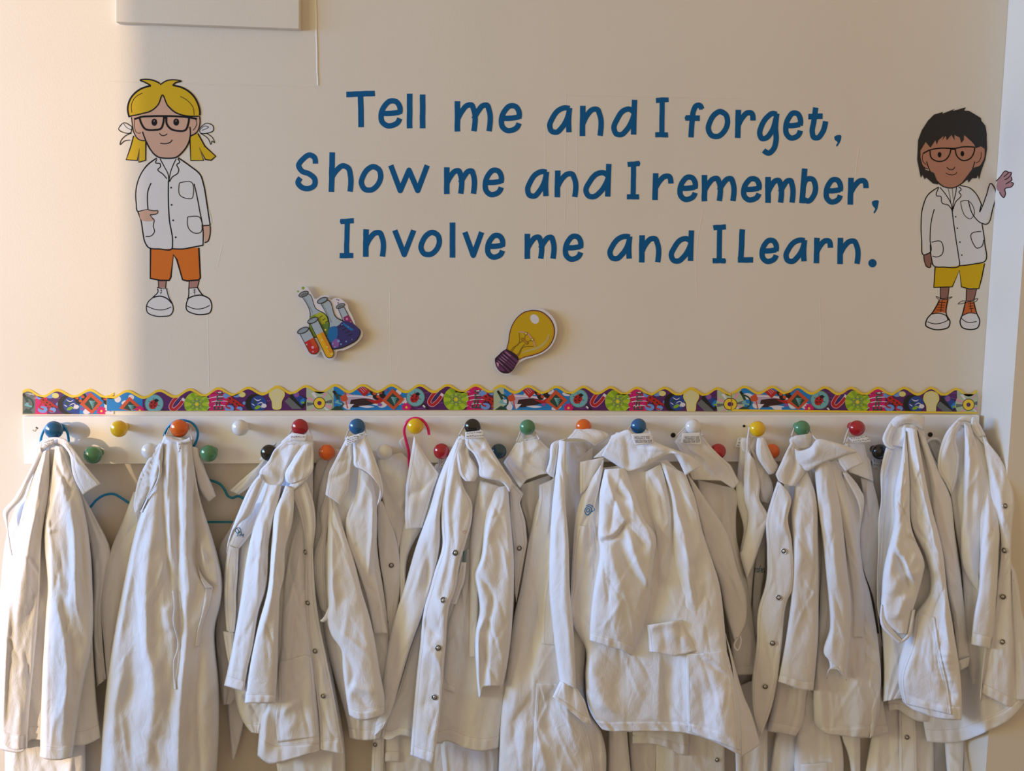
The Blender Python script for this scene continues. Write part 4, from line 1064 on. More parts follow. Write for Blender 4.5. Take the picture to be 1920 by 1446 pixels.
part(g, 'ribbon', [('f', "M1 285,650 190,605 135,675 270,715", MW, True), ('c', "M1 285,650 190,605 135,675 270,715", 1.5, BK), ('l', "M1 190,610 230,660 285,685", 1.2, BK), ('l', "M1 280,720 200,760 155,820 150,850 200,810 265,800", 1.5, BK)], .55)
part(g, 'ribbon', [('f', "M1 1055,660 1130,610 1200,640 1200,690 1150,715 1055,715", MW), ('c', "M1 1055,665 1130,610 1200,640 1205,690 1150,718 1055,712", 1.6, BK), ('l', "M1 1060,680 1110,640 1150,650 1075,690", 1.2, BK), ('l', "M1 1060,725 1150,790 1178,848 1190,810 1218,830 1200,780 1130,725", 1.4, BK)], .55)

b = thing('painted_boy', 'painted cartoon boy with black hair, lab coat and yellow shorts waving round the corner', 'mural', 'painted children on the wall', tuple(unproj(1790, 615, 0)))
SB = mat('mural_brown_skin', (0.72, 0.51, 0.41), .55, spec=.3); SBL = mat('mural_brown_leg', (0.58, 0.41, 0.36), .55, spec=.3); SHO = mat('mural_orange_shoe', (0.78, 0.38, 0.10), .5); BH = add_noise(mat('mural_black_hair', (0.09, 0.075, 0.065), 0.45), 500, .6, .001, .0)
part(b, 'shorts', [('f', "M4 345,795 550,790 775,762 745,900 728,985 570,975 556,825 490,970 335,975", HY, True), ('l', "M4 342,798 330,975 420,972 492,970 555,825 572,970 640,988 725,985 750,890 775,765", 2.2, BK, True)], .2)
part(b, 'leg', [('f', "M4 388,975 465,975 452,1080 385,1080", SBL, True), ('l', "M4 388,978 388,1075", 1.5, BK), ('l', "M4 464,975 452,1080", 1.5, BK)], .2)
part(b, 'leg', [('f', "M4 615,988 708,985 680,1095 612,1095", SBL, True), ('l', "M4 615,988 612,1095", 1.5, BK), ('l', "M4 706,985 680,1095", 1.5, BK)], .2)
part(b, 'shoe', [('f', "M4 385,1085 455,1082 438,1210 310,1205", SHO, True), ('f', "M4 310,1208 440,1208 470,1260 465,1320 400,1340 290,1325 262,1290 280,1240", MW), ('l', "M4 380,1085 315,1200 272,1250 262,1310 300,1332 400,1342 460,1320 472,1280 440,1210 455,1085", 2.2, BK), ('l', "M4 312,1208 380,1202 440,1225 455,1265", 1.8, BK), ('l', "M4 275,1275 330,1292 400,1285 465,1255", 1.5, BK),
     ('l', "M4 405,1080 390,1190", 1.2, BK)] + [('l', f"M4 {372-6*k},{1105+22*k} {432-6*k},{1108+22*k}", 1.1, BK) for k in range(4)] + [('l', "M4 405,1075 350,1055 375,1078 405,1075 490,1058 450,1080 405,1078", 1.1, BK)], .3)
part(b, 'shoe', [('f', "M4 610,1100 680,1098 700,1195 580,1215", SHO, True), ('f', "M4 585,1215 640,1198 700,1205 730,1260 710,1325 620,1340 560,1300 565,1240", MW), ('l', "M4 608,1098 580,1215 560,1280 575,1320 640,1342 715,1325 732,1270 705,1200 680,1100", 2.2, BK), ('l', "M4 580,1222 640,1198 700,1205", 1.7, BK), ('l', "M4 572,1245 620,1278 705,1272", 1.5, BK), ('l', "M4 648,1100 660,1190", 1.1, BK)]
     + [('l', f"M4 {630+4*k},{1118+22*k} {676+3*k},{1112+22*k}", 1.0, BK) for k in range(3)] + [('l', "M4 645,1098 545,1115 575,1095 645,1095 715,1075 705,1092 648,1098", 1.1, BK)], .3)
part(b, 'lab_coat', [('f', "M4 380,95 270,180 225,320 222,500 240,690 300,665 330,790 450,797 555,785 775,748 770,560 750,420 785,420 860,240 875,150 830,65 745,260 700,160 640,105 560,85 470,105", MW, True),
     ('l', "M4 372,98 280,165 235,270 220,420 225,560 243,690 300,665 298,560 308,400 335,290", 1.9, BK), ('l', "M4 300,600 310,720 330,785 420,797 552,785 545,690 525,560 500,380 490,300", 2.0, BK), ('l', "M4 555,785 680,770 778,745 775,580 752,420", 2.0, BK), ('l', "M4 560,85 650,108 710,170 750,260", 1.7, BK),
     ('l', "M4 632,212 680,350 745,412 785,422 850,270 875,160 865,110 832,65 790,170 755,265 732,315 748,240", 1.9, BK), ('l', "M4 385,100 440,170 480,240 492,300", 1.7, BK), ('l', "M4 530,95 520,160 500,240 495,310", 1.7, BK), ('l', "M4 375,100 358,175 390,178 402,235 460,258 490,300", 1.7, BK), ('l', "M4 545,92 570,120 550,140 568,165 520,230 500,290", 1.7, BK),
     ('l', "M4 455,110 470,170 480,240", 1, BK), ('l', "M4 492,105 500,200", 1, BK), ('c', "M4 565,222 630,218 680,345 650,375 605,350 580,300", 1.3, BK), ('l', "M4 745,485 658,508 680,600 705,630 750,615 765,560", 1.6, BK), ('l', "M4 310,580 390,572 398,690 360,708 318,700", 1.6, BK)]
     + [('d', 1680 + x / 4.6625, 330 + y / 4.6625, 1.4, BK) for x, y in ((522, 357), (536, 457), (559, 578), (576, 692))], .4)
part(b, 'hand', [('f', "M4 245,692 300,668 312,750 298,800 275,798 250,750", SBL), ('l', "M4 243,692 250,750 272,795 295,802 305,760", 1.7, BK), ('l', "M4 300,670 318,775", 1.5, BK)], .35)
part(b, 'face', [('f', "M3 270,600 330,520 520,440 800,430 900,560 960,570 1005,600 1000,700 950,790 870,815 830,910 740,990 620,1035 540,1015 450,940 370,825 310,800 275,700", SB),
     ('l', "M3 270,640 280,730 315,805 360,825", 1.6, BK), ('l', "M3 345,740 390,860 460,960 540,1025 630,1040 740,990 830,900 870,810 890,740", 1.8, BK), ('l', "M3 305,650 305,740 340,775", 1.2, BK), ('l', "M3 960,635 960,690 930,745 900,755", 1.2, BK), ('l', "M3 1005,600 1000,700 950,790 880,815", 1.4, BK), ('l', "M3 575,805 600,828 650,825 665,800", 1.6, BK), ('l', "M3 560,870 600,888 670,882 690,862", 1.3, BK)], .8)
m3 = lambda x, y: (1680 + x / 6.025, 180 + y / 6.025)
part(b, 'eye', [('d', *m3(492, 663), 3.4, BK, 5)], 1.0); part(b, 'eye', [('d', *m3(750, 652), 3.4, BK, 5)], 1.0)
part(b, 'eyeglasses', [('l', "M3 305,650 380,612 500,590 620,592 660,592 760,575 890,578", 2.3, BK), ('l', "M3 385,620 400,700 470,738 560,720 605,660 620,592", 2.2, BK), ('l', "M3 670,600 690,680 750,728 830,712 880,640 890,582", 2.2, BK), ('l', "M3 620,600 670,600", 3, BK)], 1.1)
part(b, 'hair', [('f', "M3 250,500 290,390 360,280 430,210 530,180 525,200 665,145 640,170 790,127 770,165 825,168 880,200 960,250 965,280 1010,335 1025,420 1030,600 1010,720 960,860 940,945 925,890 910,930 860,930 820,980 810,945 740,985 870,815 950,790 1000,700 1005,600 960,570 900,590 880,540 770,440 765,500 738,530 720,470 660,440 662,500 625,440 575,500 560,450 520,505 540,450 480,500 462,550 445,500 390,585 335,520 275,620 280,740 330,830 430,870 480,1000 420,990 340,920 325,945 300,890 280,925 240,720", BH, True)], .95)
# the waving hand is painted round the corner, on the side face of the pillar
def pillar_plane(px, py, d):
    px = np.asarray(px, float); py = np.asarray(py, float); x = XP - np.asarray(d) / 1000
    aa = (px - W_PX / 2) / FOC; bb = -(py - H_PX / 2) / FOC
    t = (x - CAM[0]) / aa
    return np.stack([x + 0 * t, CAM[1] + t * (FWD[1] + bb * UPV[1]), CAM[2] + t * (FWD[2] + bb * UPV[2])], -1)
SKH = mat('mural_hand_skin', (0.66, 0.46, 0.43), .55)
hp = "M3 1150,940 1180,910 1250,845 1270,860 1300,862 1305,890 1300,910 1310,950 1300,975 1325,985 1310,1020 1245,1045 1225,1060 1235,1110 1218,1145 1195,1130 1170,1085 1150,1070"
part(b, 'waving_hand', [('f', hp, SKH), ('l', "M3 1130,965 1180,910 1240,848 1265,858 1215,915", 1.7, BK), ('l', "M3 1270,862 1305,868 1290,900 1225,950", 1.7, BK), ('l', "M3 1300,912 1308,950 1280,970 1240,995", 1.7, BK), ('l', "M3 1300,978 1325,985 1308,1022 1230,1050 1236,1110 1215,1148 1190,1125 1168,1085", 1.7, BK)], .3, pillar_plane)
# ------------------------------------------------------------------ the coats
RP = PIL_D                                              # depth of the pillar's front face
GROUP = 'white lab coats on the pegs'
def coat(label, peg, fab=0, cat='lab coat'):
    x, y = peg
    o = thing('lab_coat', label, cat, GROUP, tuple(unproj(x, y, 20)))
    o['fab_i'] = fab
    return o
def tape(c, path, d=(40, 46), rad=1.5):
    return wire(c, 'hanging_loop', path, d, rad, M_CORD)
def care(c, A, B, d, text=None, rows=3, rot=2, box_=None):
    s = cloth(c, 'care_label', A, B, d, 1.0, noise=0.5, fab=M_LABEL, th=0.4, sharp=True, stitch=False, step=2.4, label='white printed care label')
    a = Art(draped(s), 0.1, 0.02)
    if text:
        for t, bx_ in text: a.text(t, bx_, M_PRINT, rot)
    else:
        x0, x1 = s.X.min(), s.X.max(); y0, y1 = s.Y.min(), s.Y.max(); rnd = random.Random(int(x0))
        for r in range(rows):
            v = (r + .7) / (rows + .5)
            i = int(v * (s.X.shape[0] - 1)); xa, xb = s.X[i, 0] + 3, s.X[i, -1] - 3
            x = xa
            while x < xb:
                w = rnd.uniform(1.5, 4); ya = s.Y[i, 0] + (s.Y[i, -1] - s.Y[i, 0]) * (x - s.X[i, 0]) / max(s.X[i, -1] - s.X[i, 0], 1)
                a.line([(x, ya), (x + w * .5, ya + rnd.uniform(-1.6, 1.6)), (x + w, ya + rnd.uniform(-.6, .6))], .8, M_PRINT); x += w + 1.8
    if a.f: link('print', a.v, a.f, a.mats, s.ob, a.m, smooth=False)
    return s
def embroider(c, s, strokes, w=1.3, m=None, text=None):
    a = Art(draped(s, .8), 0.1, 0.02)
    for q in strokes: a.line(q, w, m or M_EMB)
    if text: a.text(text[0], text[1], m or M_EMB, text[2] if len(text) > 2 else 0)
    a.build('embroidery', c, 'blue stitched emblem' if strokes else 'blue stitched lettering')

# ======== coats hanging behind, mostly hidden
c = coat('long white coat hidden behind the leftmost coat, only its hem showing', (150, 860), 1)
s = cloth(c, 'body', "A1 300,700 A2 60,300 38,1150 40,1620", "A1 560,700 A2 600,400 642,1130 630,1620", (20, 26, 30), (8, 14), 10, auto=(4, 4), seam=["A2 195,1000 198,1620"], folds=[("A2 120,1000 90,1620", 6, 12), ("A2 560,1050 480,1620", 7, 14)])
c = coat('white coat behind the red knob coat, pale collar wing near the teal hanger', (505, 849), 1)
cloth(c, 'body', "B1 330,420 130,830 42,1000 70,1200 50,1332 B2 20,200 40,600 70,835", "B1 500,420 400,800 300,1200 B2 240,300 230,700 140,830", (14, 20, 26, 26), (8, 14), 10, auto=(4, 3), hem=0)
cloth(c, 'tail', "B2 90,600 110,900 140,1250", "B2 280,600 235,950 155,1250", (18, 22), 8, 8, auto=(2, 3))
cloth(c, 'collar', "B1 345,365 240,455 122,560", "B1 440,240 330,470 190,592", (22, 26, 24), 4, sharp=False)
cloth(c, 'fabric_tuck', "B1 420,225 345,330", "B1 475,200 440,330", (40, 34), 3, step=2.4)
c = coat('grey shaded coat on the orange lower knob between the red and blue knob coats', (613, 860), 1)
cloth(c, 'body', "B1 785,330 755,420 745,800 740,1332", "B1 880,330 920,600 960,900 1000,1332", (22, 24, 26), 6, 8, auto=(3, 3))
care(c, "B1 800,318 845,362", "B1 885,312 850,362", (34, 30), rows=1)
c = coat('white coat bottom showing below the hem of the red knob coat', (560, 900), 0)
cloth(c, 'body', "B1 560,500 B2 430,700 470,1260 530,1620", "B1 720,500 B2 900,600 985,1150 990,1620", (20, 28, 34), (8, 14), 10, auto=(4, 3), folds=[("B2 680,1200 690,1620", 6, 14), ("B2 900,1150 880,1620", 7, 12, 2), ("B2 600,1250 600,1620", -3, 4)], noise=3)
c = coat('narrow snap placket and brown hem dangling below the blue knob coat', (700, 900), 1)
cloth(c, 'hem_panel', "B2 1270,500 1285,1000 1280,1262", "B2 1400,500 1405,1000 1402,1265", (16, 20), 6, 8, hem=18)
s = cloth(c, 'placket', "B2 1220,500 1200,1000 1190,1200 1185,1620", "B2 1290,500 1288,1000 1280,1200 1270,1620", (22, 30), 4); snap(c, s, "B2 1213,1133", .9)
c = coat('beige shaded coat hem hanging low behind the black knob coat', (850, 900), 2)
cloth(c, 'body', "D2 60,600 80,1000 90,1620", "D2 560,600 550,1050 560,1620", (12, 16), 6, 8, auto=(3, 3))
cloth(c, 'front_panel', "D2 460,700 500,1100 545,1620", "D2 960,700 950,1150 920,1620", (18, 22), 8, 10, auto=(3, 4), folds=[("D2 530,1120 580,1620", 4, 8, 2)])
c = coat('white sleeve and hem hanging below the large coat in the middle', (1140, 900), 0)
cloth(c, 'sleeve', "E2 570,800 563,1060 560,1620", "E2 690,800 710,1120 768,1620", (40, 46), 14, 14, folds=[("E2 600,900 620,1620", 5, 12)])
c = coat('beige coat with one snap hanging below the hem of the large middle coat', (1245, 900), 2)
cloth(c, 'body', "E2 690,700 715,1100 760,1620", "E2 960,700 930,1150 905,1620", (18, 22), 8, 8, auto=(3, 3))
s = cloth(c, 'front_panel', "E2 900,700 920,1100 905,1620", "E2 1435,700 1437,1100 1437,1620", (22, 26), 8, 10, auto=(3, 3), seam=["E2 1205,1000 1205,1620"]); snap(c, s, "E2 1378,1247", .9)
cloth(c, 'hem_panel', "E2 735,800 740,1125", "E2 1180,800 1165,1215", (34, 40), 10, 8, hem=20, hemline="E2 740,1128 930,1135 1020,1165 1120,1212 1165,1215", folds=[("E2 1130,1000 1130,1210", 6, 12)])
c = coat('tan coat edge hanging low under the yellow knob coat', (1400, 900), 2)
cloth(c, 'body', "E2 1530,700 1550,1100 1558,1620", "E2 1770,600 1757,1100 1758,1620", (30, 36), 6, 8, auto=(2, 2))
cloth(c, 'trim_strip', "E2 1500,1000 1515,1200 1512,1620", "E2 1560,1000 1562,1200 1560,1620", (40, 42), 4)
c = coat('white cuffed sleeve hanging lowest under the green knob coat on the right', (1520, 900), 0)
cloth(c, 'body', "F2 520,800 440,1150 400,1620", "F2 700,800 650,1100 640,1620", (16, 20), 8, 8, auto=(2, 3))
cloth(c, 'sleeve', "F2 690,700 625,1000 605,1150 622,1620", "F2 735,700 900,960 945,1080 938,1620", (30, 38), 20, 14, folds=[("F2 780,1050 790,1280", -5, 18)], seam=[])
cloth(c, 'cuff', "F2 615,1285 622,1620", "F2 942,1265 938,1620", (41, 42), 19, hem=40)
cloth(c, 'side_panel', "F2 950,900 952,1085 990,1180 1008,1620", "F2 1090,900 1092,1100 1090,1620", (32, 36), 14, 12, folds=[("F2 1040,1050 1050,1620", 5, 10)])
c = coat('coat with a pale snap placket hanging low below the dark red knob coat', (1660, 900), 1)
cloth(c, 'body', "F2 1250,700 1165,1120 1095,1620", "F2 1640,700 1643,1100 1645,1620", (18, 26, 90), 8, 10, auto=(3, 3), folds=[("F2 1240,1050 1190,1620", 5, 12)])
s = cloth(c, 'placket', "F2 1378,700 1383,1100 1400,1620", "F2 1508,700 1514,1050 1530,1620", (30, 40, 101), 3); snap(c, s, "F2 1442,1078", .95)
c = coat('white sleeve end with brown panel hanging lowest at the right, beside bare wall', (1790, 900), 0)
cloth(c, 'body', "G2 1000,900 1060,1200 1045,1720", "G2 1150,900 1142,1200 1125,1720", (22, 32, 100), 6, 8)
cloth(c, 'back_panel', "G2 790,900 820,1250 830,1720", "G2 960,900 950,1250 960,1720", (10, 12), 4)
cloth(c, 'sleeve', "G2 920,900 918,1215 970,1720", "G2 1078,900 1076,1220 1040,1720", (30, 42, 110), 14, 12, folds=[("G2 930,1290 1040,1400", 5, 12)])

# ======== 1 blue knob, far left
c = coat('leftmost white coat on the blue knob, lapels open and collar corner out to the right', (102, 820), 1)
cloth(c, 'sleeve', "A1 560,440 640,800 690,1100 A2 692,200 722,700", "A1 600,560 720,770 828,1005 A2 768,150 800,640", (26, 34, 34), 14, 14, auto=(3, 4))
cloth(c, 'body', "A1 320,190 190,500 60,850 0,1332 A2 -40,500 -10,1150", "A1 480,195 560,470 640,740 685,1080 A2 692,290 720,760 757,1080", (48, 58, 60, 58), (8, 14, 18), 26, hem=26,
      hemline="A2 -10,1165 190,1165 200,1125 480,1140 640,1135 757,1080", auto=(6, 4), folds=[("A1 372,420 355,800 320,1332", -16, 16)])
cloth(c, 'front_panel', "A1 318,270 240,460 140,830 60,1200 A2 20,280 0,700 -8,1070", "A1 368,250 372,520 318,900 297,1332 A2 280,300 235,750 205,1160", (62, 74, 78, 72), (8, 20, 24, 22), 22, hem=26, hemline="A2 -8,1080 50,1150 100,1172 205,1160",
      folds=[("A1 330,300 230,900 150,1332 A2 130,300", 9, 20), ("A1 250,480 160,800 100,1200", -6, 12), ("A2 60,100 30,700 10,1050", 8, 18, 2), ("A2 190,100 150,600", -5, 20)], auto=(3, 4))
s = cloth(c, 'front_panel', "A1 415,225 372,520 330,880 358,1250 A2 345,150 318,600 298,1225", "A1 470,230 570,480 640,740 682,1080 A2 697,290 620,720 542,1228", (62, 78, 84, 78), (6, 20, 28, 22), 24, hem=24, hemline="A2 298,1225 360,1245 450,1248 542,1225",
      folds=[("A1 415,330 500,540 520,700", -7, 9), ("A1 450,420 540,760 570,1332 A2 600,250", 12, 20, 1.6), ("A1 505,850 530,1332", -9, 14), ("A1 340,700 390,1000 375,1332", 7, 12), ("A2 420,50 500,500 470,1000", 11, 22, 1.6), ("A2 560,100 620,380", -6, 16), ("A1 350,870 420,850", 3, 6)], seam=["A2 380,300 375,700 365,1150"])
cloth(c, 'lapel', "A1 300,235 205,440 110,610 22,742 40,805 85,1050", "A1 325,300 215,510 170,620 70,735 62,775 95,1060", (66, 78, 82, 80), 5, folds=[("A1 280,300 180,500 60,740", 3, 14)])
cloth(c, 'collar', "A1 275,260 310,190 420,160 495,178 525,225", "A1 290,318 335,255 405,210 455,212 520,262", (64, 62, 60, 62, 66), 3, noise=1)
cloth(c, 'collar', "A1 455,210 520,290 545,430 622,592", "A1 510,195 580,285 640,370 757,510", (62, 74, 80, 80), 5, hemline="A1 622,592 690,548 757,510", folds=[("A1 530,260 560,420 600,540", -3, 8)])
care(c, "A1 320,195 318,238", "A1 400,172 405,205", (69, 69), rows=2)

# ======== 2 orange knob
c = coat('inside-out creased white coat on the orange knob at left, jagged pocket seam down its middle', (337, 815), 2)
cloth(c, 'sleeve', "A1 1000,570 930,760 830,1010 770,1260 A2 758,150 778,380 800,640", "A1 1100,560 1060,800 1000,1050 935,1332 A2 905,150 870,350 830,640", (26, 36, 40, 34), 16, 16, auto=(3, 4))
s = cloth(c, 'body', "A1 1232,145 1190,260 1130,520 1055,730 990,960 912,1332 A2 855,300 792,750 768,1050 742,1620", "A1 1438,180 1462,400 1505,640 1590,900 1662,1180 A2 1660,60 1612,260 1640,700 1642,1000 1600,1620", (46, 58, 64, 64, 60), (10, 34, 46, 44, 40), 30,
      folds=[("A1 1220,260 1230,800 1290,1332", -12, 13), ("A1 1270,250 1260,700 1300,1100", 7, 14), ("A1 1320,380 1330,900 1345,1332", -10, 10), ("A1 1360,220 1370,800 1390,1332 A2 1400,300", 8, 12), ("A1 1410,280 1400,700 1425,1332", 9, 11), ("A1 1462,520 1475,900 1500,1180 1580,1285", -24, 10, .5), ("A1 1560,700 1620,1000 1655,1250", 8, 16), ("A1 1520,640 1500,900 1530,1150", 7, 12),
             ("A1 1100,700 1010,1000 950,1332 A2 880,400", 10, 20, 1.5), ("A1 1150,760 1100,1150 1090,1332 A2 1090,300 1150,700 1110,1200", 14, 26), ("A2 1010,100 980,600 900,900", -7, 30), ("A2 930,500 860,900 850,1400", 7, 22), ("A2 1010,600 970,1100 990,1400", -7, 28), ("A2 1330,-60 1340,350 1310,700", -11, 10, .6), ("A2 1390,400 1350,900 1340,1400", 14, 26, 1.8), ("A2 1250,100 1260,270", 10, 16), ("A2 1500,420 1480,900 1510,1400", -6, 12), ("A2 1180,500 1230,1000", 6, 24), ("A2 1130,1080 1200,1300", -6, 18)], noise=3)
cloth(c, 'sleeve', "A1 1435,230 1460,420 1500,560 1562,648", "A1 1485,240 1550,430 1595,530 1620,600", (40, 40, 36), 14, 14, noise=2.5)
cloth(c, 'sleeve_edge', "A1 1478,1120 1500,1210 1545,1295", "A1 1490,1140 1530,1215 1600,1285", 0, 3, on=s, off=6, noise=2.0, step=2.4)
cloth(c, 'seam_strip', "A2 1545,-50 1520,120 1480,290 1465,400", "A2 1600,-50 1570,90 1520,240 1495,400", 0, 1, on=s, off=2.2, noise=.8)
pts = [(1296, -20), (1310, 100), (1302, 200), (1318, 280), (1335, 350), (1330, 430), (1308, 500), (1305, 600), (1312, 720)]
cloth(c, 'pocket_edge', [(0 + (x - 7) / 4, 1113 + y / 4) for x, y in pts], [(0 + (x + 11) / 4, 1113 + y / 4) for x, y in pts], 0, 2.2, on=s, off=3.5, step=2.0, noise=.8)
cloth(c, 'lapel', "A1 1195,205 1110,330 1040,470 1015,570 1000,680", "A1 1222,205 1212,380 1130,560 1070,680 1030,790", 0, 3, on=s, off=5, folds=[("A1 1200,350 1110,345", -4, 7), ("A1 1170,400 1060,700", 5, 14)], noise=3)
cloth(c, 'lapel_edge', "A1 1190,330 1190,430 1090,640 1050,720", "A1 1205,330 1215,410 1110,620 1062,725", 0, 2, on=s, off=9, step=2, noise=1)
cloth(c, 'collar', "A1 1232,140 1290,165 1355,186 1428,160", "A1 1245,168 1295,194 1350,208 1438,192", (62, 62), 3, noise=1, step=2.4)
care(c, "A1 1325,195 1335,270", "A1 1370,195 1350,270", (70, 74), rows=2)
tape(c, "A1 1430,90 1432,130 1442,180", (44, 58)); tape(c, "A1 1268,95 1245,150", (44, 58))

# ======== 3 red knob
c = coat('white coat on the red knob with both sleeves forward and four snaps down its edge', (563, 815), 0)
cloth(c, 'back_panel', "B1 500,220 420,430 320,650 220,900 172,1250 B2 150,300 152,740 220,960 285,1045", "B1 745,180 748,560 745,900 740,1332 B2 700,500 500,900 360,1052", (42, 56, 56, 50), (10, 18, 20), 24, hem=24, auto=(5, 4), folds=[("B1 600,640 560,1000 540,1332", -12, 20)])
s3 = cloth(c, 'front_panel', "B1 640,740 560,1050 520,1332 B2 488,500 400,850 352,960 330,1215", "B1 690,850 700,1100 700,1332 B2 712,250 760,600 800,1060 805,1185", (58, 64, 66, 66), (10, 22, 26, 24), 16, hem=26, hemline="B2 330,1215 420,1275 560,1250 680,1215 805,1178",
      folds=[("B2 400,850 380,1200", 9, 14), ("B2 600,820 520,900", 6, 14), ("B2 470,950 500,1200", -6, 16), ("B1 600,900 560,1332", -5, 14), ("B2 640,850 660,1100", -4, 30)], auto=(3, 3))
cloth(c, 'pocket', "B2 482,510 488,800 470,1010 480,1120", "B2 742,462 768,800 785,1062 790,1070", 0, 1, on=s3, off=1.6, noise=1.0, topline="B2 482,510 570,500 690,462 742,475")
s = cloth(c, 'placket', "B1 580,580 640,720 680,900 690,1100 688,1332 B2 702,250 752,600 795,960 800,1170", "B1 695,480 750,640 768,800 750,1000 766,1332 B2 792,200 852,500 920,850 982,1208", (80, 80, 76, 76), 3, folds=[("B1 690,560 730,760 720,1000", 5, 14), ("B1 650,650 690,900", -3, 8), ("B2 730,50 800,500 880,1000", 3, 9, 1.5)], hem=24)
for q in ("B1 692,1021", "B2 710,70", "B2 764,431", "B2 826,768"): snap(c, s, q)
cloth(c, 'front_edge', "B1 110,950 85,1150 80,1332 B2 90,180 108,300", "B1 215,900 190,1010 175,1200 165,1332 B2 165,150 155,300", (66, 72, 72), 8, folds=[("B1 150,1000 130,1332", 4, 10)])
cloth(c, 'pocket', "B2 70,284 105,480 130,570", "B2 160,296 150,400 140,560", (75, 78), 5)
cloth(c, 'pocket', "B1 118,968 92,1150 84,1332 B2 92,200 100,280", "B1 190,992 182,1200 172,1332 B2 170,150 160,290", (78, 80), 4, topline="B1 118,968 150,988 190,992")
s = cloth(c, 'sleeve', "B1 405,515 365,640 315,780 245,1100 212,1332 B2 162,300 112,550 80,690", "B1 515,520 490,640 455,760 425,900 385,1332 B2 345,120 300,400 262,560 232,735", (72, 88, 92, 90), (14, 18, 16), 22, dR=(78, 102, 108, 106), hem=18, folds=[("B1 430,640 370,900 330,1332", 8, 13, 1.5), ("B1 400,700 390,1332", -7, 10), ("B2 180,100 130,650", 5, 12)])
s = cloth(c, 'sleeve', "B1 540,520 505,610 465,690 440,900 400,1332 B2 332,250 262,600 235,820", "B1 605,545 606,640 592,800 540,1000 530,1200 502,1332 B2 492,200 480,600 465,822", (84, 104, 110, 108), (10, 20, 20), 22, seam=["B1 480,616 606,606"], hem=15, folds=[("B1 500,700 470,1000 440,1332 B2 370,300", 7, 14, 1.4), ("B1 560,700 520,1000", -4, 12)])
s = cloth(c, 'lapel', "B1 352,435 270,540 165,780 112,930 100,1030", "B1 372,480 322,640 262,760 165,830 110,980", (84, 92, 90), 6, folds=[("B1 320,520 230,730 140,860", 5, 10)])
s = cloth(c, 'facing', "B1 300,660 180,830 115,975", "B1 400,640 300,860 190,1000", (70, 76, 74), 4)
embroider(c, s, ["B1 165,850 190,838 205,860 185,880 165,865 170,845 195,868", "B1 190,862 180,905", "B1 185,880 205,868 212,885 195,895", "B1 200,905 208,885 216,900 226,885 222,912"], 1.2, mat('teal_thread', (0.16, 0.40, 0.52), .7))
cloth(c, 'collar', "B1 560,165 470,240 412,340 345,433 380,490 432,528", "B1 700,190 660,240 575,360 538,450 525,500 498,522", (62, 72, 80, 82), 7, folds=[("B1 480,260 540,400 500,500", -6, 22), ("B1 400,400 470,440", 5, 14), ("B1 560,330 520,460", 5, 10)], noise=3)
cloth(c, 'collar', "B1 660,215 590,335 537,440 548,492 585,512", "B1 748,205 752,340 742,420 705,465 640,488", (64, 76, 84, 86), 8, folds=[("B1 690,240 600,400 560,470", 7, 16), ("B1 740,260 700,400", -4, 14)])
cloth(c, 'lapel', "B1 580,508 560,540 578,582", "B1 735,425 690,490 600,560", (84, 88), 5, noise=3, step=2.4)
cloth(c, 'neckband', "B1 590,125 540,165 505,200", "B1 735,150 752,200 750,240", (60, 64), 6, folds=[("B1 560,190 740,200", -4, 6), ("B1 560,215 740,180", 3, 6)], noise=2)
care(c, "B1 570,148 575,185", "B1 705,140 695,188", (72, 72), rows=1)
tape(c, "B1 592,105 560,150", (42, 60)); tape(c, "B1 722,95 740,165", (42, 60))

# ======== 5 pink hanger (behind 4 and 6)
c = coat('open white coat on the pink hanger, its wide collar corner pointing right', (779, 850), 0)
cloth(c, 'body', "B1 1225,338 1240,500 1270,700 1250,900 1280,1332 B2 1290,100 1320,420", "B1 1490,335 1480,500 1440,850 1400,1000 1396,1332 B2 1390,100 1330,420", (26, 30, 32, 30), (6, 12, 12), 10, topline="B1 1225,338 1330,295 1410,275 1490,345", folds=[("B1 1290,560 1350,700 1340,1000", -6, 16), ("B1 1420,650 1340,780", 4, 10)], auto=(2, 2))
s = cloth(c, 'front_panel', "B1 1235,640 1230,850 1250,1100 1290,1332 B2 1300,150 1322,390", "B1 1268,640 1330,790 1392,1020 1400,1200 1396,1332 B2 1386,80 1338,380", (38, 42, 42), 5, seam=["B1 1240,840 1340,950 1385,1010"]); snap(c, s, "B1 1335,1120")
snap(c, s, "B2 1305,210", .7)
cloth(c, 'front_panel', "B1 1435,800 1402,950 1400,1332 B2 1395,200", "B1 1580,830 1480,1000 1440,1332 B2 1420,200", (38, 42), 5, seam=["B1 1540,870 1430,980"])
cloth(c, 'collar', "B1 1440,150 1394,190 1420,250 1452,312", "B1 1470,160 1455,200 1450,260 1462,330", (26, 24), 3, noise=1, step=2.4)
cloth(c, 'collar', "B1 1505,150 1480,300 1445,520 1436,740 1442,852", "B1 1520,175 1605,315 1692,435 1645,560 1565,838", (44, 56, 60, 58), 7, sharp=True, folds=[("B1 1680,440 1560,545 1450,600", -5, 16), ("B1 1500,620 1480,800", 4, 20)], noise=2)

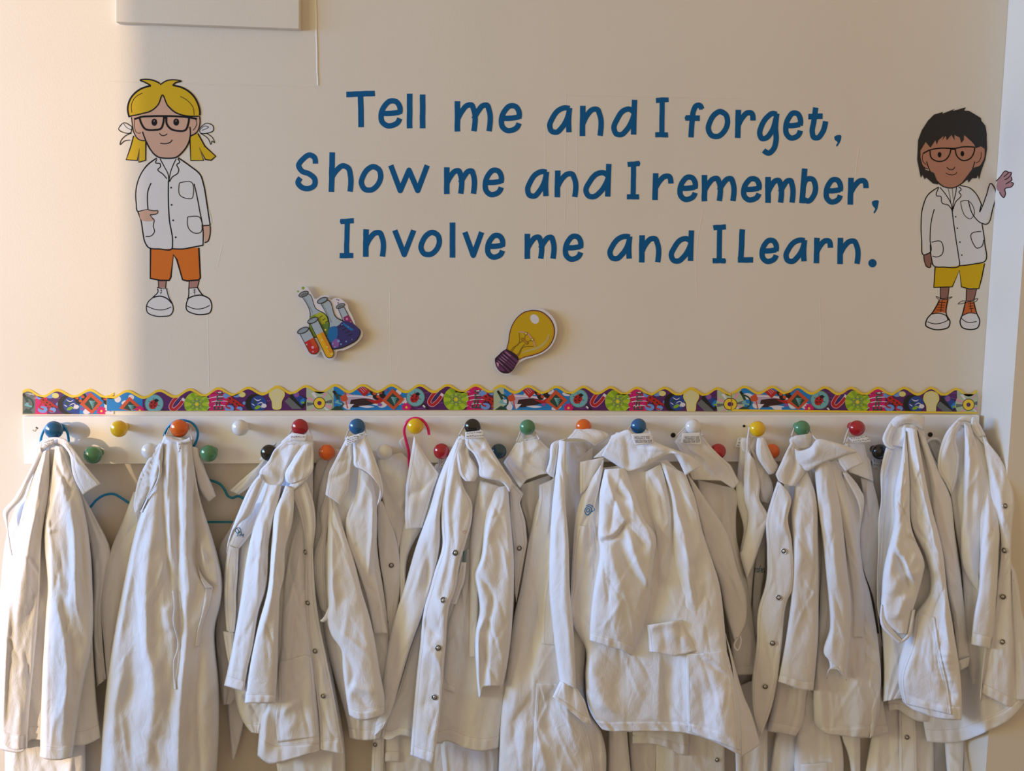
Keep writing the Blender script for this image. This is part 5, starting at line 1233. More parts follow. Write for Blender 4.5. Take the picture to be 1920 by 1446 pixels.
# ======== red lower knob and teal lower knob coats, nearly hidden
c = coat('coat on the red lower knob, only its tape and label showing', (828, 860), 1)
cloth(c, 'body', "D1 470,360 380,560 330,900", "D1 620,330 650,600 640,900", (20, 22), 5, 8)
tape(c, "D1 485,310 492,345 495,395", (26, 28), 2.2); tape(c, "D1 505,320 508,380", (26, 28), 2.0)
care(c, "D1 500,365 492,402", "D1 540,330 560,360", (32, 34), rows=1)
c = coat('coat on the dark teal lower knob, only a sliver behind two neighbours', (935, 860), 1)
cloth(c, 'body', "D1 900,300 950,450 1000,700 1050,1332", "D1 1010,330 1120,500 1180,800 1160,1332", (18, 22), 5, 8)

# ======== 4 blue knob
c = coat('white coat on the second blue knob, one wide sleeve with gathered cuff in front', (670, 815), 0)
cloth(c, 'body', "B1 900,250 800,520 765,800 762,1332 B2 800,100 850,400 930,700 1000,950 1022,1085", "B1 1180,260 1262,560 1230,700 1232,1000 1280,1332 B2 1318,300 1330,800 1245,1090", (34, 42, 44, 44), (8, 14, 16), 20, hem=20, hemline="B2 1022,1085 1100,1098 1245,1095", auto=(5, 4))
cloth(c, 'lapel', "B1 872,480 836,600 798,740 812,840 760,1020 755,1200 775,1332 B2 800,120", "B1 930,560 890,700 850,900 840,1150 850,1332 B2 860,150", (52, 58, 56), 7, folds=[("B1 860,640 815,850", -5, 10), ("B1 835,640 800,780", 4, 8)])
cloth(c, 'front_panel', "B1 1090,390 1060,600 990,800 1005,950 1060,1100 1140,1332 B2 1200,300", "B1 1190,450 1222,620 1227,900 1215,1150 1250,1332 B2 1310,300", (58, 64, 62), (8, 15, 14), 12, folds=[("B1 1085,420 1040,620 985,810", -10, 8), ("B1 1100,430 1070,620 1010,780", -3, 4), ("B1 1150,480 1100,700", 5, 14), ("B1 1205,600 1195,900 1160,1200", 8, 11, 1.6), ("B1 1250,800 1240,1300", -4, 10)], seam=["B1 1165,868 1040,995"])
cloth(c, 'sleeve', "B1 862,560 858,850 855,1100 858,1332 B2 862,90 852,170 880,300 960,430 970,560 1000,800 1018,915", "B1 895,560 980,850 1060,1100 1118,1332 B2 1150,100 1190,250 1225,430 1248,580 1285,800 1282,905", (48, 76, 92, 92), (8, 20, 26, 22), 22, hem=17, hemline="B2 1018,912 1080,945 1200,938 1282,905",
      folds=[("B1 890,800 900,1332 B2 910,100", 7, 15, 1.6), ("B2 1000,450 1040,650 1010,720", -6, 12), ("B2 980,560 1010,800", 5, 9), ("B2 1040,700 1200,740", 5, 12), ("B2 1080,760 1160,860", -5, 16)])
cloth(c, 'sleeve_edge', "B2 862,95 835,165 800,205", "B2 880,140 865,190 822,218", (90, 100), 4, step=2, noise=1)
cloth(c, 'collar', "B1 1005,150 940,280 868,420 840,592", "B1 1052,195 1042,320 1012,560 955,672", (58, 70, 78), 7, sharp=True, hemline="B1 840,592 900,630 955,672", folds=[("B1 1010,260 990,420 890,470", -5, 16)])
cloth(c, 'collar', "B1 1048,195 1052,300 1062,378 1120,405 1190,455 1245,525 1228,668", "B1 1140,145 1195,270 1238,390 1262,470 1275,560 1262,620 1236,664", (62, 76, 84, 82), 9, folds=[("B1 1060,220 1130,300 1150,380", -5, 14), ("B1 1200,450 1260,560", 5, 10)], noise=2.5)
care(c, "B1 990,165 995,228", "B1 1140,118 1060,200", (70, 74), rows=3)
tape(c, "B1 1020,100 985,180", (42, 62)); tape(c, "B1 1140,100 1150,150", (42, 60))

# ======== 7 green knob (behind 6 and 8)
c = coat('white coat on the middle green knob, squeezed between two coats', (989, 815), 0)
cloth(c, 'body', "D1 1100,520 1100,650 1150,820 1160,960 1080,1200 1070,1332", "D1 1335,440 1330,600 1300,900 1250,1000 1180,1332", (30, 36, 34), 8, 10, folds=[("D1 1170,520 1160,800", 4, 12), ("D1 1222,460 1225,800", -4, 5), ("D1 1262,450 1265,640", -6, 10), ("D1 1140,650 1160,900", -6, 10)])
cloth(c, 'collar', "D1 1072,200 1030,265 975,350 1040,450 1102,542", "D1 1240,165 1285,215 1330,255 1302,400 1352,458", (46, 60, 66), 9, sharp=True, hemline="D1 1102,542 1145,482 1250,442 1300,432 1352,458", folds=[("D1 1130,260 1110,400", 6, 16), ("D1 1190,280 1120,420 1130,480", -5, 12), ("D1 1250,220 1180,260", 5, 14)], noise=2.5)
cloth(c, 'neckband', "D1 1100,125 1075,185 1070,215", "D1 1215,125 1235,165 1245,200", (36, 42), 3)
care(c, "D1 1115,180 1105,208", "D1 1225,155 1185,200", (48, 50), rows=1)
tape(c, "D1 1105,120 1075,195", (42, 54), 2.0); tape(c, "D1 1212,115 1245,175", (42, 54), 2.0)

# ======== 6 black knob
c = coat('white coat on the black knob, long snap placket flipped open to its inside', (886, 815), 0)
cloth(c, 'body', "D1 600,260 540,420 500,720 500,960 480,1332 D2 420,500 350,1060", "D1 860,200 960,420 1015,620 1045,1000 1060,1332 D2 1040,300 990,800 942,1155", (44, 54, 56, 52), (10, 20, 22), 24, hem=24, hemline="D2 350,1060 480,1125 540,1108 700,1165 800,1182 942,1155", auto=(4, 4), folds=[("D2 700,400 600,900", -8, 16)], seam=["D2 690,700 640,950 620,1120"])
cloth(c, 'front_panel', "D1 650,135 560,300 485,480 420,700 330,950 218,1332 D2 185,100 120,350 70,640 25,930 5,1070", "D1 720,170 600,440 510,700 500,960 420,1332 D2 385,110 280,400 190,700 130,900 75,1010", (54, 62, 60, 56), (8, 14, 12), 16, dR=(60, 80, 78, 66), folds=[("D1 540,440 440,900 300,1332", 9, 22, 1.4), ("D1 620,300 500,640", 4, 6), ("D1 600,330 490,680", -4, 5), ("D1 410,950 400,1332", -9, 14), ("D2 250,100 120,600", -5, 18)], hem=18)
cloth(c, 'facing', "D2 395,95 280,400 185,720 70,1010 60,1080", "D2 420,90 350,500 310,900 290,1085", (48, 52, 50), 4, hem=16, hemline="D2 60,1080 110,1100 200,1065 290,1085")
cloth(c, 'sleeve', "D1 690,1000 650,1300 D2 560,200 540,420 520,720", "D1 740,1000 720,1300 D2 690,200 650,530 610,745", (66, 70, 68), 12, 14, hem=14, folds=[("D2 640,300 560,360", 5, 8)])
cloth(c, 'front_panel', "D1 800,480 752,700 722,1000 720,1332 D2 718,480", "D1 985,540 880,760 820,1000 795,1200 790,1332 D2 772,480", (68, 80, 78), 10, folds=[("D1 850,520 830,700", 5, 16)])
s = cloth(c, 'sleeve', "D1 880,545 832,800 800,1080 762,1185 785,1332 D2 797,120 768,280 772,600 790,780", "D1 1010,520 1032,800 1056,1100 1052,1332 D2 1030,350 1000,560 968,698", (66, 90, 96, 94), (12, 24, 24, 18), 22, hem=0, hemline="D2 770,760 792,780 822,705 900,695 968,698", folds=[("D1 930,640 850,900 800,1150", 8, 14), ("D1 960,900 930,1332", -6, 22), ("D1 800,1200 880,1332 D2 850,300 830,700", -9, 12), ("D2 790,300 790,760", 8, 10, 2.5), ("D2 830,200 780,300", 5, 8)], seam=["D1 1005,665 930,735 870,790"])
s = cloth(c, 'placket', "D1 625,170 550,420 512,620 510,830 518,960 455,1180 415,1332 D2 395,60 350,400 318,700 278,1212", "D1 680,180 655,440 682,540 735,640 742,740 700,930 655,1080 605,1332 D2 582,60 540,400 510,800 470,1150 445,1275", (60, 82, 88, 88, 86), (7, 10, 6), 10, dR=(64, 94, 106, 106, 104), hem=18,
      folds=[("D1 600,420 560,700 560,960 480,1332", 7, 14, 1.5), ("D1 660,560 640,800 590,1200", 6, 16), ("D1 540,700 545,950", -4, 7), ("D2 520,50 560,230", 7, 22), ("D2 370,180 480,330", -7, 18), ("D2 370,400 520,520", 7, 26), ("D2 340,850 480,800", -3, 18), ("D2 330,1000 480,1100", 4, 22)], seam=["D2 380,200 335,650 300,1160"])
for q in ("D1 617,1027", "D2 525,50", "D2 487,408", "D2 460,777"): snap(c, s, q, 1.1)
a = Art(draped(s), .15, .02)
for q in ("D1 668,872 690,862 705,868", "D1 680,880 698,874"): a.line(q, 1.2, mat('pink_stain', (0.86, 0.66, 0.64), .9))
a.build('pink_stain', c)
cloth(c, 'pocket', "D1 655,1098 622,1230 592,1332 D2 570,80", "D1 697,1100 680,1250 650,1332 D2 625,80", (96, 92), 4, noise=1)
cloth(c, 'pocket_item', "D1 672,1015 668,1098", "D1 700,1010 692,1098", (94, 94), 3, fab=mat('grey_teal_cloth', (0.45, 0.55, 0.56), .8), step=2, label='grey-teal corner sticking out of the pocket')
cloth(c, 'collar', "D1 640,160 620,250 628,350 650,440 690,490", "D1 740,200 722,290 765,360 790,430 760,492", (60, 78, 88), 8, folds=[("D1 660,200 700,330 690,460", -6, 14), ("D1 640,300 660,430", 4, 8)], noise=3)
cloth(c, 'collar', "D1 690,150 700,230 755,290 790,370 800,452 850,472 950,492 1020,572", "D1 830,140 885,245 930,320 965,375 1000,430 1030,470 1040,500 1026,560", (62, 82, 92, 94), 10, folds=[("D1 700,200 790,250 830,200", -5, 14), ("D1 760,280 830,260", 5, 10), ("D1 900,390 880,480", 6, 22), ("D1 770,350 800,440", -6, 8)], noise=3)
s = cloth(c, 'lapel', "D1 1022,560 1032,800 1055,1000 1062,1332", "D1 1040,485 1126,585 1098,650 1140,790 1156,950 1110,1200 1075,1400", (56, 62, 60), 5, sharp=True, folds=[("D1 1050,560 1060,800", 4, 10)]); snap(c, s, "D1 1094,992")
care(c, "D1 688,122 690,172", "D1 822,106 836,166", (76, 78), rows=2)
tape(c, "D1 685,75 640,150", (42, 62), 1.8); tape(c, "D1 805,85 832,145", (42, 64))

# ======== 10 white knob
c = coat('white coat on the white knob, large triangular collar point beside the red lower knob', (1299, 815), 2)
cloth(c, 'body', "E1 1230,480 1250,700 1300,1000 1400,1332 E2 1450,200 1502,615", "E1 1500,540 1543,590 1525,700 1525,900 1580,1150 1620,1332 E2 1680,400 1726,602", (36, 48, 52), (8, 14), 14, hem=16, folds=[("E1 1420,520 1450,700 1540,1100 1600,1332", 7, 16, 1.8), ("E1 1300,520 1340,700", 5, 16), ("E1 1460,560 1520,900", -6, 12)], noise=2)
cloth(c, 'back_panel', "E2 1480,300 1500,620 1520,1000", "E2 1640,300 1640,620 1640,1000", (12, 14), 4)
cloth(c, 'sleeve', "E1 1150,430 1205,600 1260,850 1310,1030 1390,1250 E2 1440,150 1512,385", "E1 1200,490 1330,680 1440,850 1540,1180 1595,1332 E2 1605,130 1592,230 1532,335", (60, 76, 80), 15, 16, folds=[("E1 1250,720 1380,1000 1480,1332", 6, 22), ("E1 1310,900 1320,1040", -5, 10)], seam=["E1 1295,905 1340,878 1437,858"])
wire(c, 'cuff_loop', "E2 1545,312 1556,345 1525,425 1508,400 1535,330", (92, 96), 2.2, FABS[0])
cloth(c, 'collar', "E1 1115,150 1060,190 1100,260 1150,340 1190,478", "E1 1268,150 1340,240 1410,310 1480,370 1546,500", (52, 64, 70), 7, sharp=True, hemline="E1 1190,478 1410,486 1502,548 1546,500", noise=1.6)
cloth(c, 'neckband', "E1 1135,90 1080,160 1060,200", "E1 1240,130 1268,150 1300,220", (36, 46), 3)
care(c, "E1 1118,130 1105,205", "E1 1250,125 1263,217", (66, 70), text=[('35% COTTON', (1284, 818, 1311, 823)), ('65% POLYESTER', (1281, 824, 1312, 830))], rot=2)
tape(c, "E1 1140,85 1075,150", (42, 58), 1.8); tape(c, "E1 1252,100 1268,150", (42, 58))

# ======== 8 orange knob, upper middle
c = coat('long white coat on the orange knob right of middle, rolled cuff over a hip pocket', (1094, 815), 0)
s8 = cloth(c, 'body', "E1 150,460 40,620 -20,850 -105,1332 E2 -140,150 -200,600 -240,900 -255,1200 -275,1620", "E1 455,225 430,500 430,900 450,1332 E2 400,400 425,900 490,1000 502,1620", (46, 58, 66, 66), (8, 24, 30, 30), 28,
      folds=[("E1 60,560 -60,1332 E2 -100,400 -160,1000", 7, 26), ("E2 30,100 -10,500 -30,900", -8, 22), ("E2 60,350 20,600 -40,800", 9, 26), ("E2 -60,1000 -90,1332", 8, 22), ("E2 -130,900 -150,1150", -6, 18), ("E2 120,750 110,1050", -8, 24), ("E2 250,800 330,1150", 8, 34), ("E2 40,1130 90,1332", 7, 26), ("E1 260,260 300,700 320,1332", -9, 30), ("E1 400,230 405,320", -5, 6), ("E2 470,1000 490,1400", -4, 8)], seam=["E2 22,680 8,1000 -8,1400", "E2 486,1000 500,1400"], noise=3)
cloth(c, 'pocket', "E2 26,676 12,900 -12,1480", "E2 192,680 330,860 478,1480", 0, .8, on=s8, off=1.5, hem=0, noise=1)
cloth(c, 'pocket', "E1 112,1150 80,1332 E2 62,380", "E1 190,1150 180,1332 E2 170,390", 0, .8, on=s8, off=1.5, noise=1)
cloth(c, 'lapel', "E1 42,520 42,640 10,800 -50,1050", "E1 165,468 150,640 140,760 118,1100", (62, 70, 66), 4, folds=[("E1 60,530 30,800", 3, 10)])
s = cloth(c, 'sleeve', "E1 195,180 165,450 140,680 127,900 120,1332 E2 150,300 200,665", "E1 250,190 240,450 243,680 262,900 276,1332 E2 300,250 322,715", (74, 94, 98, 96), (8, 16, 16), 20, dR=(80, 112, 118, 112), folds=[("E1 200,300 190,660", 4, 10), ("E1 240,800 280,1332", 4, 14)], seam=["E1 140,685 200,668 243,665"])
cloth(c, 'cuff', "E2 198,658 175,710 145,775", "E2 330,712 385,800 440,985", (108, 116), 9, sharp=True, hem=14, hemline="E2 145,775 260,868 380,970 440,985", noise=2.5)
cloth(c, 'collar', "E1 315,98 290,132 255,168", "E1 440,95 565,142 462,228", (56, 70, 78), 8, hemline="E1 255,168 330,168 390,180 462,228", noise=2)
cloth(c, 'collar', "E1 195,180 140,205 120,330 95,415", "E1 262,165 205,205 182,320 155,466", (66, 80, 80), 7, hemline="E1 95,415 120,445 155,466", folds=[("E1 150,220 140,400", 4, 10)])
cloth(c, 'back_panel', "E1 215,190 240,400 245,640", "E1 440,200 440,330 360,430", (46, 50), 3, folds=[("E1 300,220 370,350", -4, 10), ("E1 402,210 405,320", -4, 5)])

# ======== 9 blue knob, the big one in front
c = coat('frontmost big white coat on the blue knob right of middle, blue emblem on its chest', (1197, 815), 0)
s9 = cloth(c, 'body', "E1 430,400 360,700 310,1000 290,1332 E2 275,180 395,430 390,620 432,900 515,1020", "E1 1000,330 1150,480 1280,900 1390,1250 E2 1450,430 1520,700 1555,1000 1557,1215", (64, 88, 98, 98), (12, 26, 26, 22), 30, dR=(64, 92, 130, 142), dRu=(.45, 1), hem=26, hemline="E2 440,975 515,1020 700,1036 900,1034 1160,1052 1330,1100 1500,1185 1557,1218",
      folds=[("E2 420,450 470,700 600,900", 10, 34), ("E2 640,500 600,900", -6, 30), ("E2 950,450 950,1000", 6, 26, 5), ("E2 1040,480 1020,1000", -7, 28), ("E2 1160,480 1180,1000", 6, 28), ("E2 1330,520 1500,720", -6, 22), ("E2 1260,700 1300,1000", -5, 30), ("E2 1400,780 1450,1100", 6, 30), ("E2 480,830 620,880", 4, 14)], seam=["E2 690,430 692,700 700,850 693,1030", "E2 1122,440 1118,740 1110,1040"], noise=3, auto=(3, 2))
cloth(c, 'pocket', "E2 1150,440 1150,740 1165,1035", "E2 1450,428 1500,640 1550,1180", 0, 1.0, on=s9, off=1.8, noise=1.2, topline="E2 1150,446 1230,455 1450,428", folds=[("E2 1240,480 1480,640", -3, 9)])
cloth(c, 'side_panel', "E2 1440,300 1500,600 1553,1000 1560,1222", "E2 1480,420 1570,740 1640,920 1702,1150", (100, 126, 142), 4, dR=(90, 98, 100), hemline="E2 1560,1222 1620,1190 1702,1130", folds=[("E2 1500,560 1640,1100", 4, 16)])
s = cloth(c, 'lapel', "E1 350,346 348,460 350,590", "E1 535,310 470,440 385,560", (84, 92), 5, noise=1.5)
s = cloth(c, 'front_panel', "E1 395,540 345,640 312,800 290,1100 276,1332 E2 262,80 272,180 420,250", "E1 530,330 510,470 452,740 470,850 490,1000 462,1332 E2 440,120 428,250", (84, 98, 102, 100), (6, 10, 8), 10, folds=[("E1 510,400 400,640 330,900", 5, 16), ("E1 480,560 440,800", -3, 10)], noise=2.2)
embroider(c, s, ["E1 385,720 395,690 420,680 438,700 425,730 400,742 388,720", "E1 400,700 418,695 420,715 402,720 400,702", "E1 395,675 425,668 458,705 430,720", "E1 392,735 410,745 425,722"], 1.5)
s2 = cloth(c, 'pocket', "E1 330,822 300,1050 285,1332 E2 268,80 272,178 420,247", "E1 466,832 486,980 462,1332 E2 445,100 425,246", 0, 1.0, on=s, off=1.6, noise=1.2, folds=[("E1 340,850 300,1300", 2, 8)])
a = Art(draped(s2), .15, .02); a.disc(1000 + 418 / 4, 1113 + 86 / 4, 3.4, mat('pink_ink_stain', (0.90, 0.60, 0.64), .9), 4.4); a.disc(1000 + 400 / 4, 1113 + 100 / 4, 2.2, mat('pale_ink_stain', (0.88, 0.75, 0.76), .9)); a.build('pink_stain', c)
cloth(c, 'front_panel', "E1 840,420 850,650 915,880 905,1332 E2 865,240", "E1 960,360 1032,660 1052,1000 1062,1332 E2 1110,205", (84, 104, 108), (10, 16), 14, folds=[("E1 900,430 1000,600 1040,900", 7, 16), ("E1 930,620 990,900 975,1300", 6, 20, 1.5), ("E1 850,500 870,800", -6, 14)], seam=["E1 915,632 1020,685"], noise=3)
cloth(c, 'front_panel', "E1 950,345 1035,640 1048,1000 1100,1332 E2 1150,250 1330,432", "E1 1140,430 1215,640 1270,900 1395,1260 E2 1440,300 1452,435", (84, 106, 114, 112), (12, 18, 18), 16, folds=[("E1 980,380 1060,680 1150,1000 1180,1332", 8, 20, 1.4), ("E1 1060,420 1160,800", -6, 18), ("E1 1160,1030 1190,1332 E2 1260,250", 8, 18), ("E1 1240,1250 1200,1100", -4, 14), ("E1 1150,460 1215,620", 4, 8)], noise=3)
s = cloth(c, 'sleeve', "E1 535,400 500,560 490,790 482,900 495,980 460,1250 448,1332 E2 430,150 420,352", "E1 690,390 770,600 840,780 918,888 908,1100 882,1300 E2 865,130 735,470", (88, 106, 116, 112), (12, 28, 32, 26), 26, hem=18, hemline="E2 420,352 560,398 660,425 735,470", step=2.8,
      folds=[("E1 540,420 600,600 690,790", 9, 16, 1.5), ("E1 640,450 760,640 900,1000 885,1280", 12, 22, 1.2), ("E1 700,640 620,560", -5, 14), ("E1 500,940 560,935 690,810", -13, 9), ("E1 510,900 560,905 690,790", 8, 11), ("E1 690,800 760,880 820,980", -6, 12), ("E1 640,880 720,1150 860,1300", -8, 18), ("E1 720,900 830,1200 880,1290", 10, 16), ("E1 560,960 640,1332 E2 640,300", 7, 24), ("E1 500,480 490,800", -4, 12), ("E1 600,640 570,860", -5, 14)], noise=2.5)
cloth(c, 'cuff', "E2 848,238 862,330 870,436", "E2 1122,196 1175,310 1252,425", (126, 132), 15, 14, sharp=True, hemline="E2 870,436 960,450 1070,472 1252,425", folds=[("E2 860,260 960,235 1110,210", 5, 12), ("E2 980,280 990,430", -3, 10), ("E2 1000,290 1180,370", 6, 22)], noise=3)
cloth(c, 'collar', "E1 590,150 650,125 720,108 790,190 900,196 1010,240 1190,310 1248,382", "E1 513,295 600,350 700,412 780,400 890,352 985,298 1060,290 1142,446", (84, 98, 104, 102), 11, folds=[("E1 690,150 705,260 720,405", -7, 12, .5), ("E1 760,210 800,270", -5, 18), ("E1 880,230 1000,250", 6, 16), ("E1 1040,250 1140,330", 7, 16)], noise=2.5)
cloth(c, 'neckband', "E1 620,125 540,225 450,312", "E1 700,118 600,240 530,310", (68, 78), 6, noise=2)
care(c, "E1 735,135 745,180 763,223", "E1 888,128 896,165 904,204", (112, 116), text=[('35% COTTON', (1190, 818, 1218, 823)), ('65% POLYESTER', (1191, 824.5, 1222, 830))], rot=2)
tape(c, "E1 735,72 700,120", (42, 80), 1.8); tape(c, "E1 850,95 905,165", (42, 92), 1.8)

# ======== 11 yellow knob, right
c = coat('narrow white coat on the yellow knob at right, twisted strap and blue stitched word', (1420, 815), 2)
s = cloth(c, 'body', "F1 330,640 300,1090 285,1332 F2 270,350", "F1 430,640 395,860 378,1150 350,1332 F2 330,300", (26, 30), 6, 10, seam=["F1 285,1278 360,1282"])
embroider(c, s, [], m=mat('teal_thread', (0.16, 0.40, 0.52), .7), text=('rofes', (1415, 1061, 1434, 1074)))
cloth(c, 'back_panel', "F1 195,175 172,420 160,600 215,860 190,1030 235,1220 250,1332 F2 240,200", "F1 300,160 340,400 345,640 330,900 290,1200 F2 270,200", (34, 42, 42), 10, 14, auto=(3, 3))
cloth(c, 'front_panel', "F1 245,260 217,420 225,640 252,740 205,1000 190,1040 238,1215", "F1 300,330 340,500 342,640 397,735 375,860 300,1090 245,1215", (56, 62, 60), 10, 10, dR=(62, 80, 72), folds=[("F1 260,300 260,600", 6, 12), ("F1 330,640 290,900", 5, 18), ("F1 220,460 230,640", -4, 8)], noise=3)
cloth(c, 'collar', "F1 250,215 290,320 342,640", "F1 290,260 425,485 405,662", (56, 62, 60), 5, folds=[("F1 330,420 370,600", 4, 14)])
cloth(c, 'collar', "F1 318,165 313,290 360,380 405,442", "F1 375,160 410,250 452,335 478,370", (60, 72, 74), 7, sharp=False, hemline="F1 405,442 450,430 478,370", folds=[("F1 340,200 350,340 420,420", 5, 12)])
cloth(c, 'neckband', "F1 200,165 195,215 205,260", "F1 330,160 310,240 300,300", (40, 48), 4)
care(c, "F1 175,165 152,238", "F1 270,150 215,242", (30, 28), rows=3)
tape(c, "F1 262,85 248,180 245,250 235,340 232,410", (46, 60, 68), 2.2); tape(c, "F1 250,250 275,330 262,400", (62, 68), 1.6)

# ======== black lower knob scrap
c = coat('dark shaded coat under the black lower knob at right, patterned loop just visible', (1649, 860), 1)
cloth(c, 'body', "F1 1165,380 1190,500 1240,720", "F1 1262,360 1260,500 1262,720", (14, 16), 4, 6)
care(c, "F1 1180,320 1185,395", "F1 1250,330 1240,400", (24, 24), rows=4); tape(c, "F1 1180,390 1210,375 1235,405", (30, 30), 1.4)
c = coat('white loop of a coat hung under a screw between the last two coats', (1754, 850), 1)
cloth(c, 'body', "G1 770,190 820,300 860,400 900,600", "G1 900,215 880,320 900,420 960,620", (20, 22), 4, 6)
wire(c, 'hanging_loop', "G1 775,215 800,195 850,190 890,225", (26, 28), 3.5, FABS[0])

# ======== 13 dark red knob
c = coat('white coat on the dark red upper knob with a crumpled label, behind its left neighbour', (1606, 815), 2)
cloth(c, 'hem_panel', "F2 1150,300 1240,700 1160,1085", "F2 1262,300 1258,760 1312,1040", (46, 52), 6, hem=20)
cloth(c, 'body', "F1 1090,460 1110,600 1085,900 1110,1150 1180,1332 F2 1240,350", "F1 1188,490 1238,700 1238,1000 1225,1300 F2 1235,200 1260,400", (44, 50, 48), 10, 14, seam=["F1 1230,945 1130,1160"], folds=[("F1 1130,560 1120,800", 5, 18)])
cloth(c, 'collar', "F1 978,195 990,260 1000,330 1005,420", "F1 1125,210 1148,310 1168,330 1193,492", (42, 52, 58), 5, sharp=True, noise=2)
cloth(c, 'neckband', "F1 1000,150 975,210 965,230", "F1 1080,150 1110,180 1130,230", (36, 42), 3)
care(c, "F1 1005,165 1015,180 1040,202", "F1 1140,148 1172,185 1172,195", (52, 54), rows=2)
tape(c, "F1 1008,95 985,150 970,205", (42, 46), 1.8)

# ======== 12 green knob, right
c = coat('white coat on the right-hand green knob, snap placket at its left edge', (1503, 815), 2)
cloth(c, 'body', "F1 560,350 480,700 430,1332 F2 440,800 392,1030", "F1 720,350 800,700 790,1332 F2 740,500 690,760 650,1000 608,1072", (48, 60, 60), (8, 18, 16), 20, hem=18, auto=(4, 3))
cloth(c, 'body', "F1 700,350 780,700 790,1332 F2 745,640 742,880 755,980 802,1030", "F1 960,340 1080,640 1090,950 1140,1332 F2 1230,600 1240,900 1170,1082", (48, 62, 62), (8, 20, 20), 20, hem=20, hemline="F2 740,985 802,1035 950,1068 1080,1082 1170,1082", auto=(4, 4), folds=[("F2 900,700 900,1000", -5, 22), ("F2 1050,680 1050,1050", 6, 26)])
s = cloth(c, 'front_panel', "F1 960,420 985,700 1015,1000 1095,1332 F2 1115,300 1130,600 1165,970 1160,1085", "F1 1000,430 1112,600 1090,900 1112,1150 1165,1332 F2 1230,400 1240,760 1190,1070", (66, 76, 72), 8, 10, folds=[("F1 1000,560 1060,900 1100,1332", 7, 14, 1.5)], seam=["F2 1112,480 1150,800 1166,1000"])
cloth(c, 'pocket', "F2 1020,330 1000,500 1000,640", "F2 1100,340 1115,480 1130,620", (80, 80), 4)
cloth(c, 'front_panel', "F1 800,370 870,560 950,820 1000,1100 1030,1332 F2 1030,330", "F1 915,330 1000,560 1070,850 1100,1150 1130,1332 F2 1120,330", (66, 80, 78), 12, 12, folds=[("F1 880,400 980,700 1050,1100", 6, 14, 1.6), ("F1 960,560 1060,900 1090,1200", 7, 12)], noise=2.5)
cloth(c, 'lapel', "F1 960,430 1000,500 1070,640 1092,800", "F1 990,425 1060,520 1118,600 1098,790", (82, 86, 84), 4)
s = cloth(c, 'sleeve', "F1 745,330 770,640 805,900 835,1200 848,1332 F2 862,250 828,470 850,490", "F1 870,340 932,600 970,900 1000,1200 1018,1332 F2 1010,400 985,640", (72, 92, 98, 98), (10, 20, 20), 20, folds=[("F1 820,420 870,700 900,1100 930,1332", 7, 18, 1.5), ("F2 880,60 880,460", 5, 12), ("F1 790,600 830,1000", -5, 12)], seam=["F1 815,360 822,480 820,588", "F1 770,585 850,598 920,628"], noise=2.5)
cloth(c, 'cuff', "F2 845,480 862,540 840,640", "F2 955,480 985,560 992,655", (108, 110), 10, hemline="F2 840,640 862,560 900,545 950,590 992,655", noise=2.5, step=2.2)
s = cloth(c, 'sleeve', "F1 605,520 575,700 582,950 572,1332 F2 520,400 470,660", "F1 690,410 762,600 776,900 780,1332 F2 772,400 740,728", (72, 92, 96, 94), (10, 22, 22), 20, hem=16, hemline="F2 470,660 560,690 650,722 740,728", folds=[("F1 640,640 640,1100", 6, 22), ("F1 740,560 745,1000", 4, 14)], seam=["F1 605,640 690,668 762,700"], noise=3)
s = cloth(c, 'placket', "F1 470,490 420,640 386,770 392,1000 362,1332 F2 345,50 312,400 278,700 288,900 340,1070", "F1 500,510 574,622 550,760 578,940 572,1332 F2 555,30 500,400 462,700 420,880 348,1065", (80, 90, 92, 90), (6, 7, 5), 8, dR=(88, 108, 104, 96), folds=[("F1 440,640 470,760 560,900", 4, 20), ("F1 540,640 550,900", 4, 12), ("F1 420,800 410,1332", 3, 18)], noise=2.2)
for q in ("F1 520,1014", "F2 482,31", "F2 434,372", "F2 378,697"): snap(c, s, q)
cloth(c, 'neckband', "F1 585,150 560,180 590,250", "F1 728,130 735,180 715,240", (52, 60), 5, folds=[("F1 590,190 700,230", -4, 8)], noise=2)
cloth(c, 'collar', "F1 580,180 520,300 456,440 478,490", "F1 640,255 630,320 690,412 602,530", (66, 80, 90), 8, sharp=True, hemline="F1 478,490 540,520 602,530", folds=[("F1 560,240 600,370 560,500", -6, 12), ("F1 620,300 660,400", 5, 14), ("F1 590,320 480,400", 3, 12)], noise=2.5)
cloth(c, 'collar', "F1 600,245 650,262 720,235 770,178 880,195 990,230 1062,266", "F1 615,330 690,412 760,375 830,342 920,312 1000,285 1062,270", (76, 94, 98, 96), 9, folds=[("F1 720,215 760,260 700,330", 5, 12)], noise=2)
cloth(c, 'collar', "F1 918,312 940,360 980,417", "F1 1064,266 1090,300 1117,352", (94, 96), 5, sharp=True)
tape(c, "F1 600,85 575,155", (42, 56), 1.8); tape(c, "F1 715,110 745,160 775,185", (42, 70), 1.4)

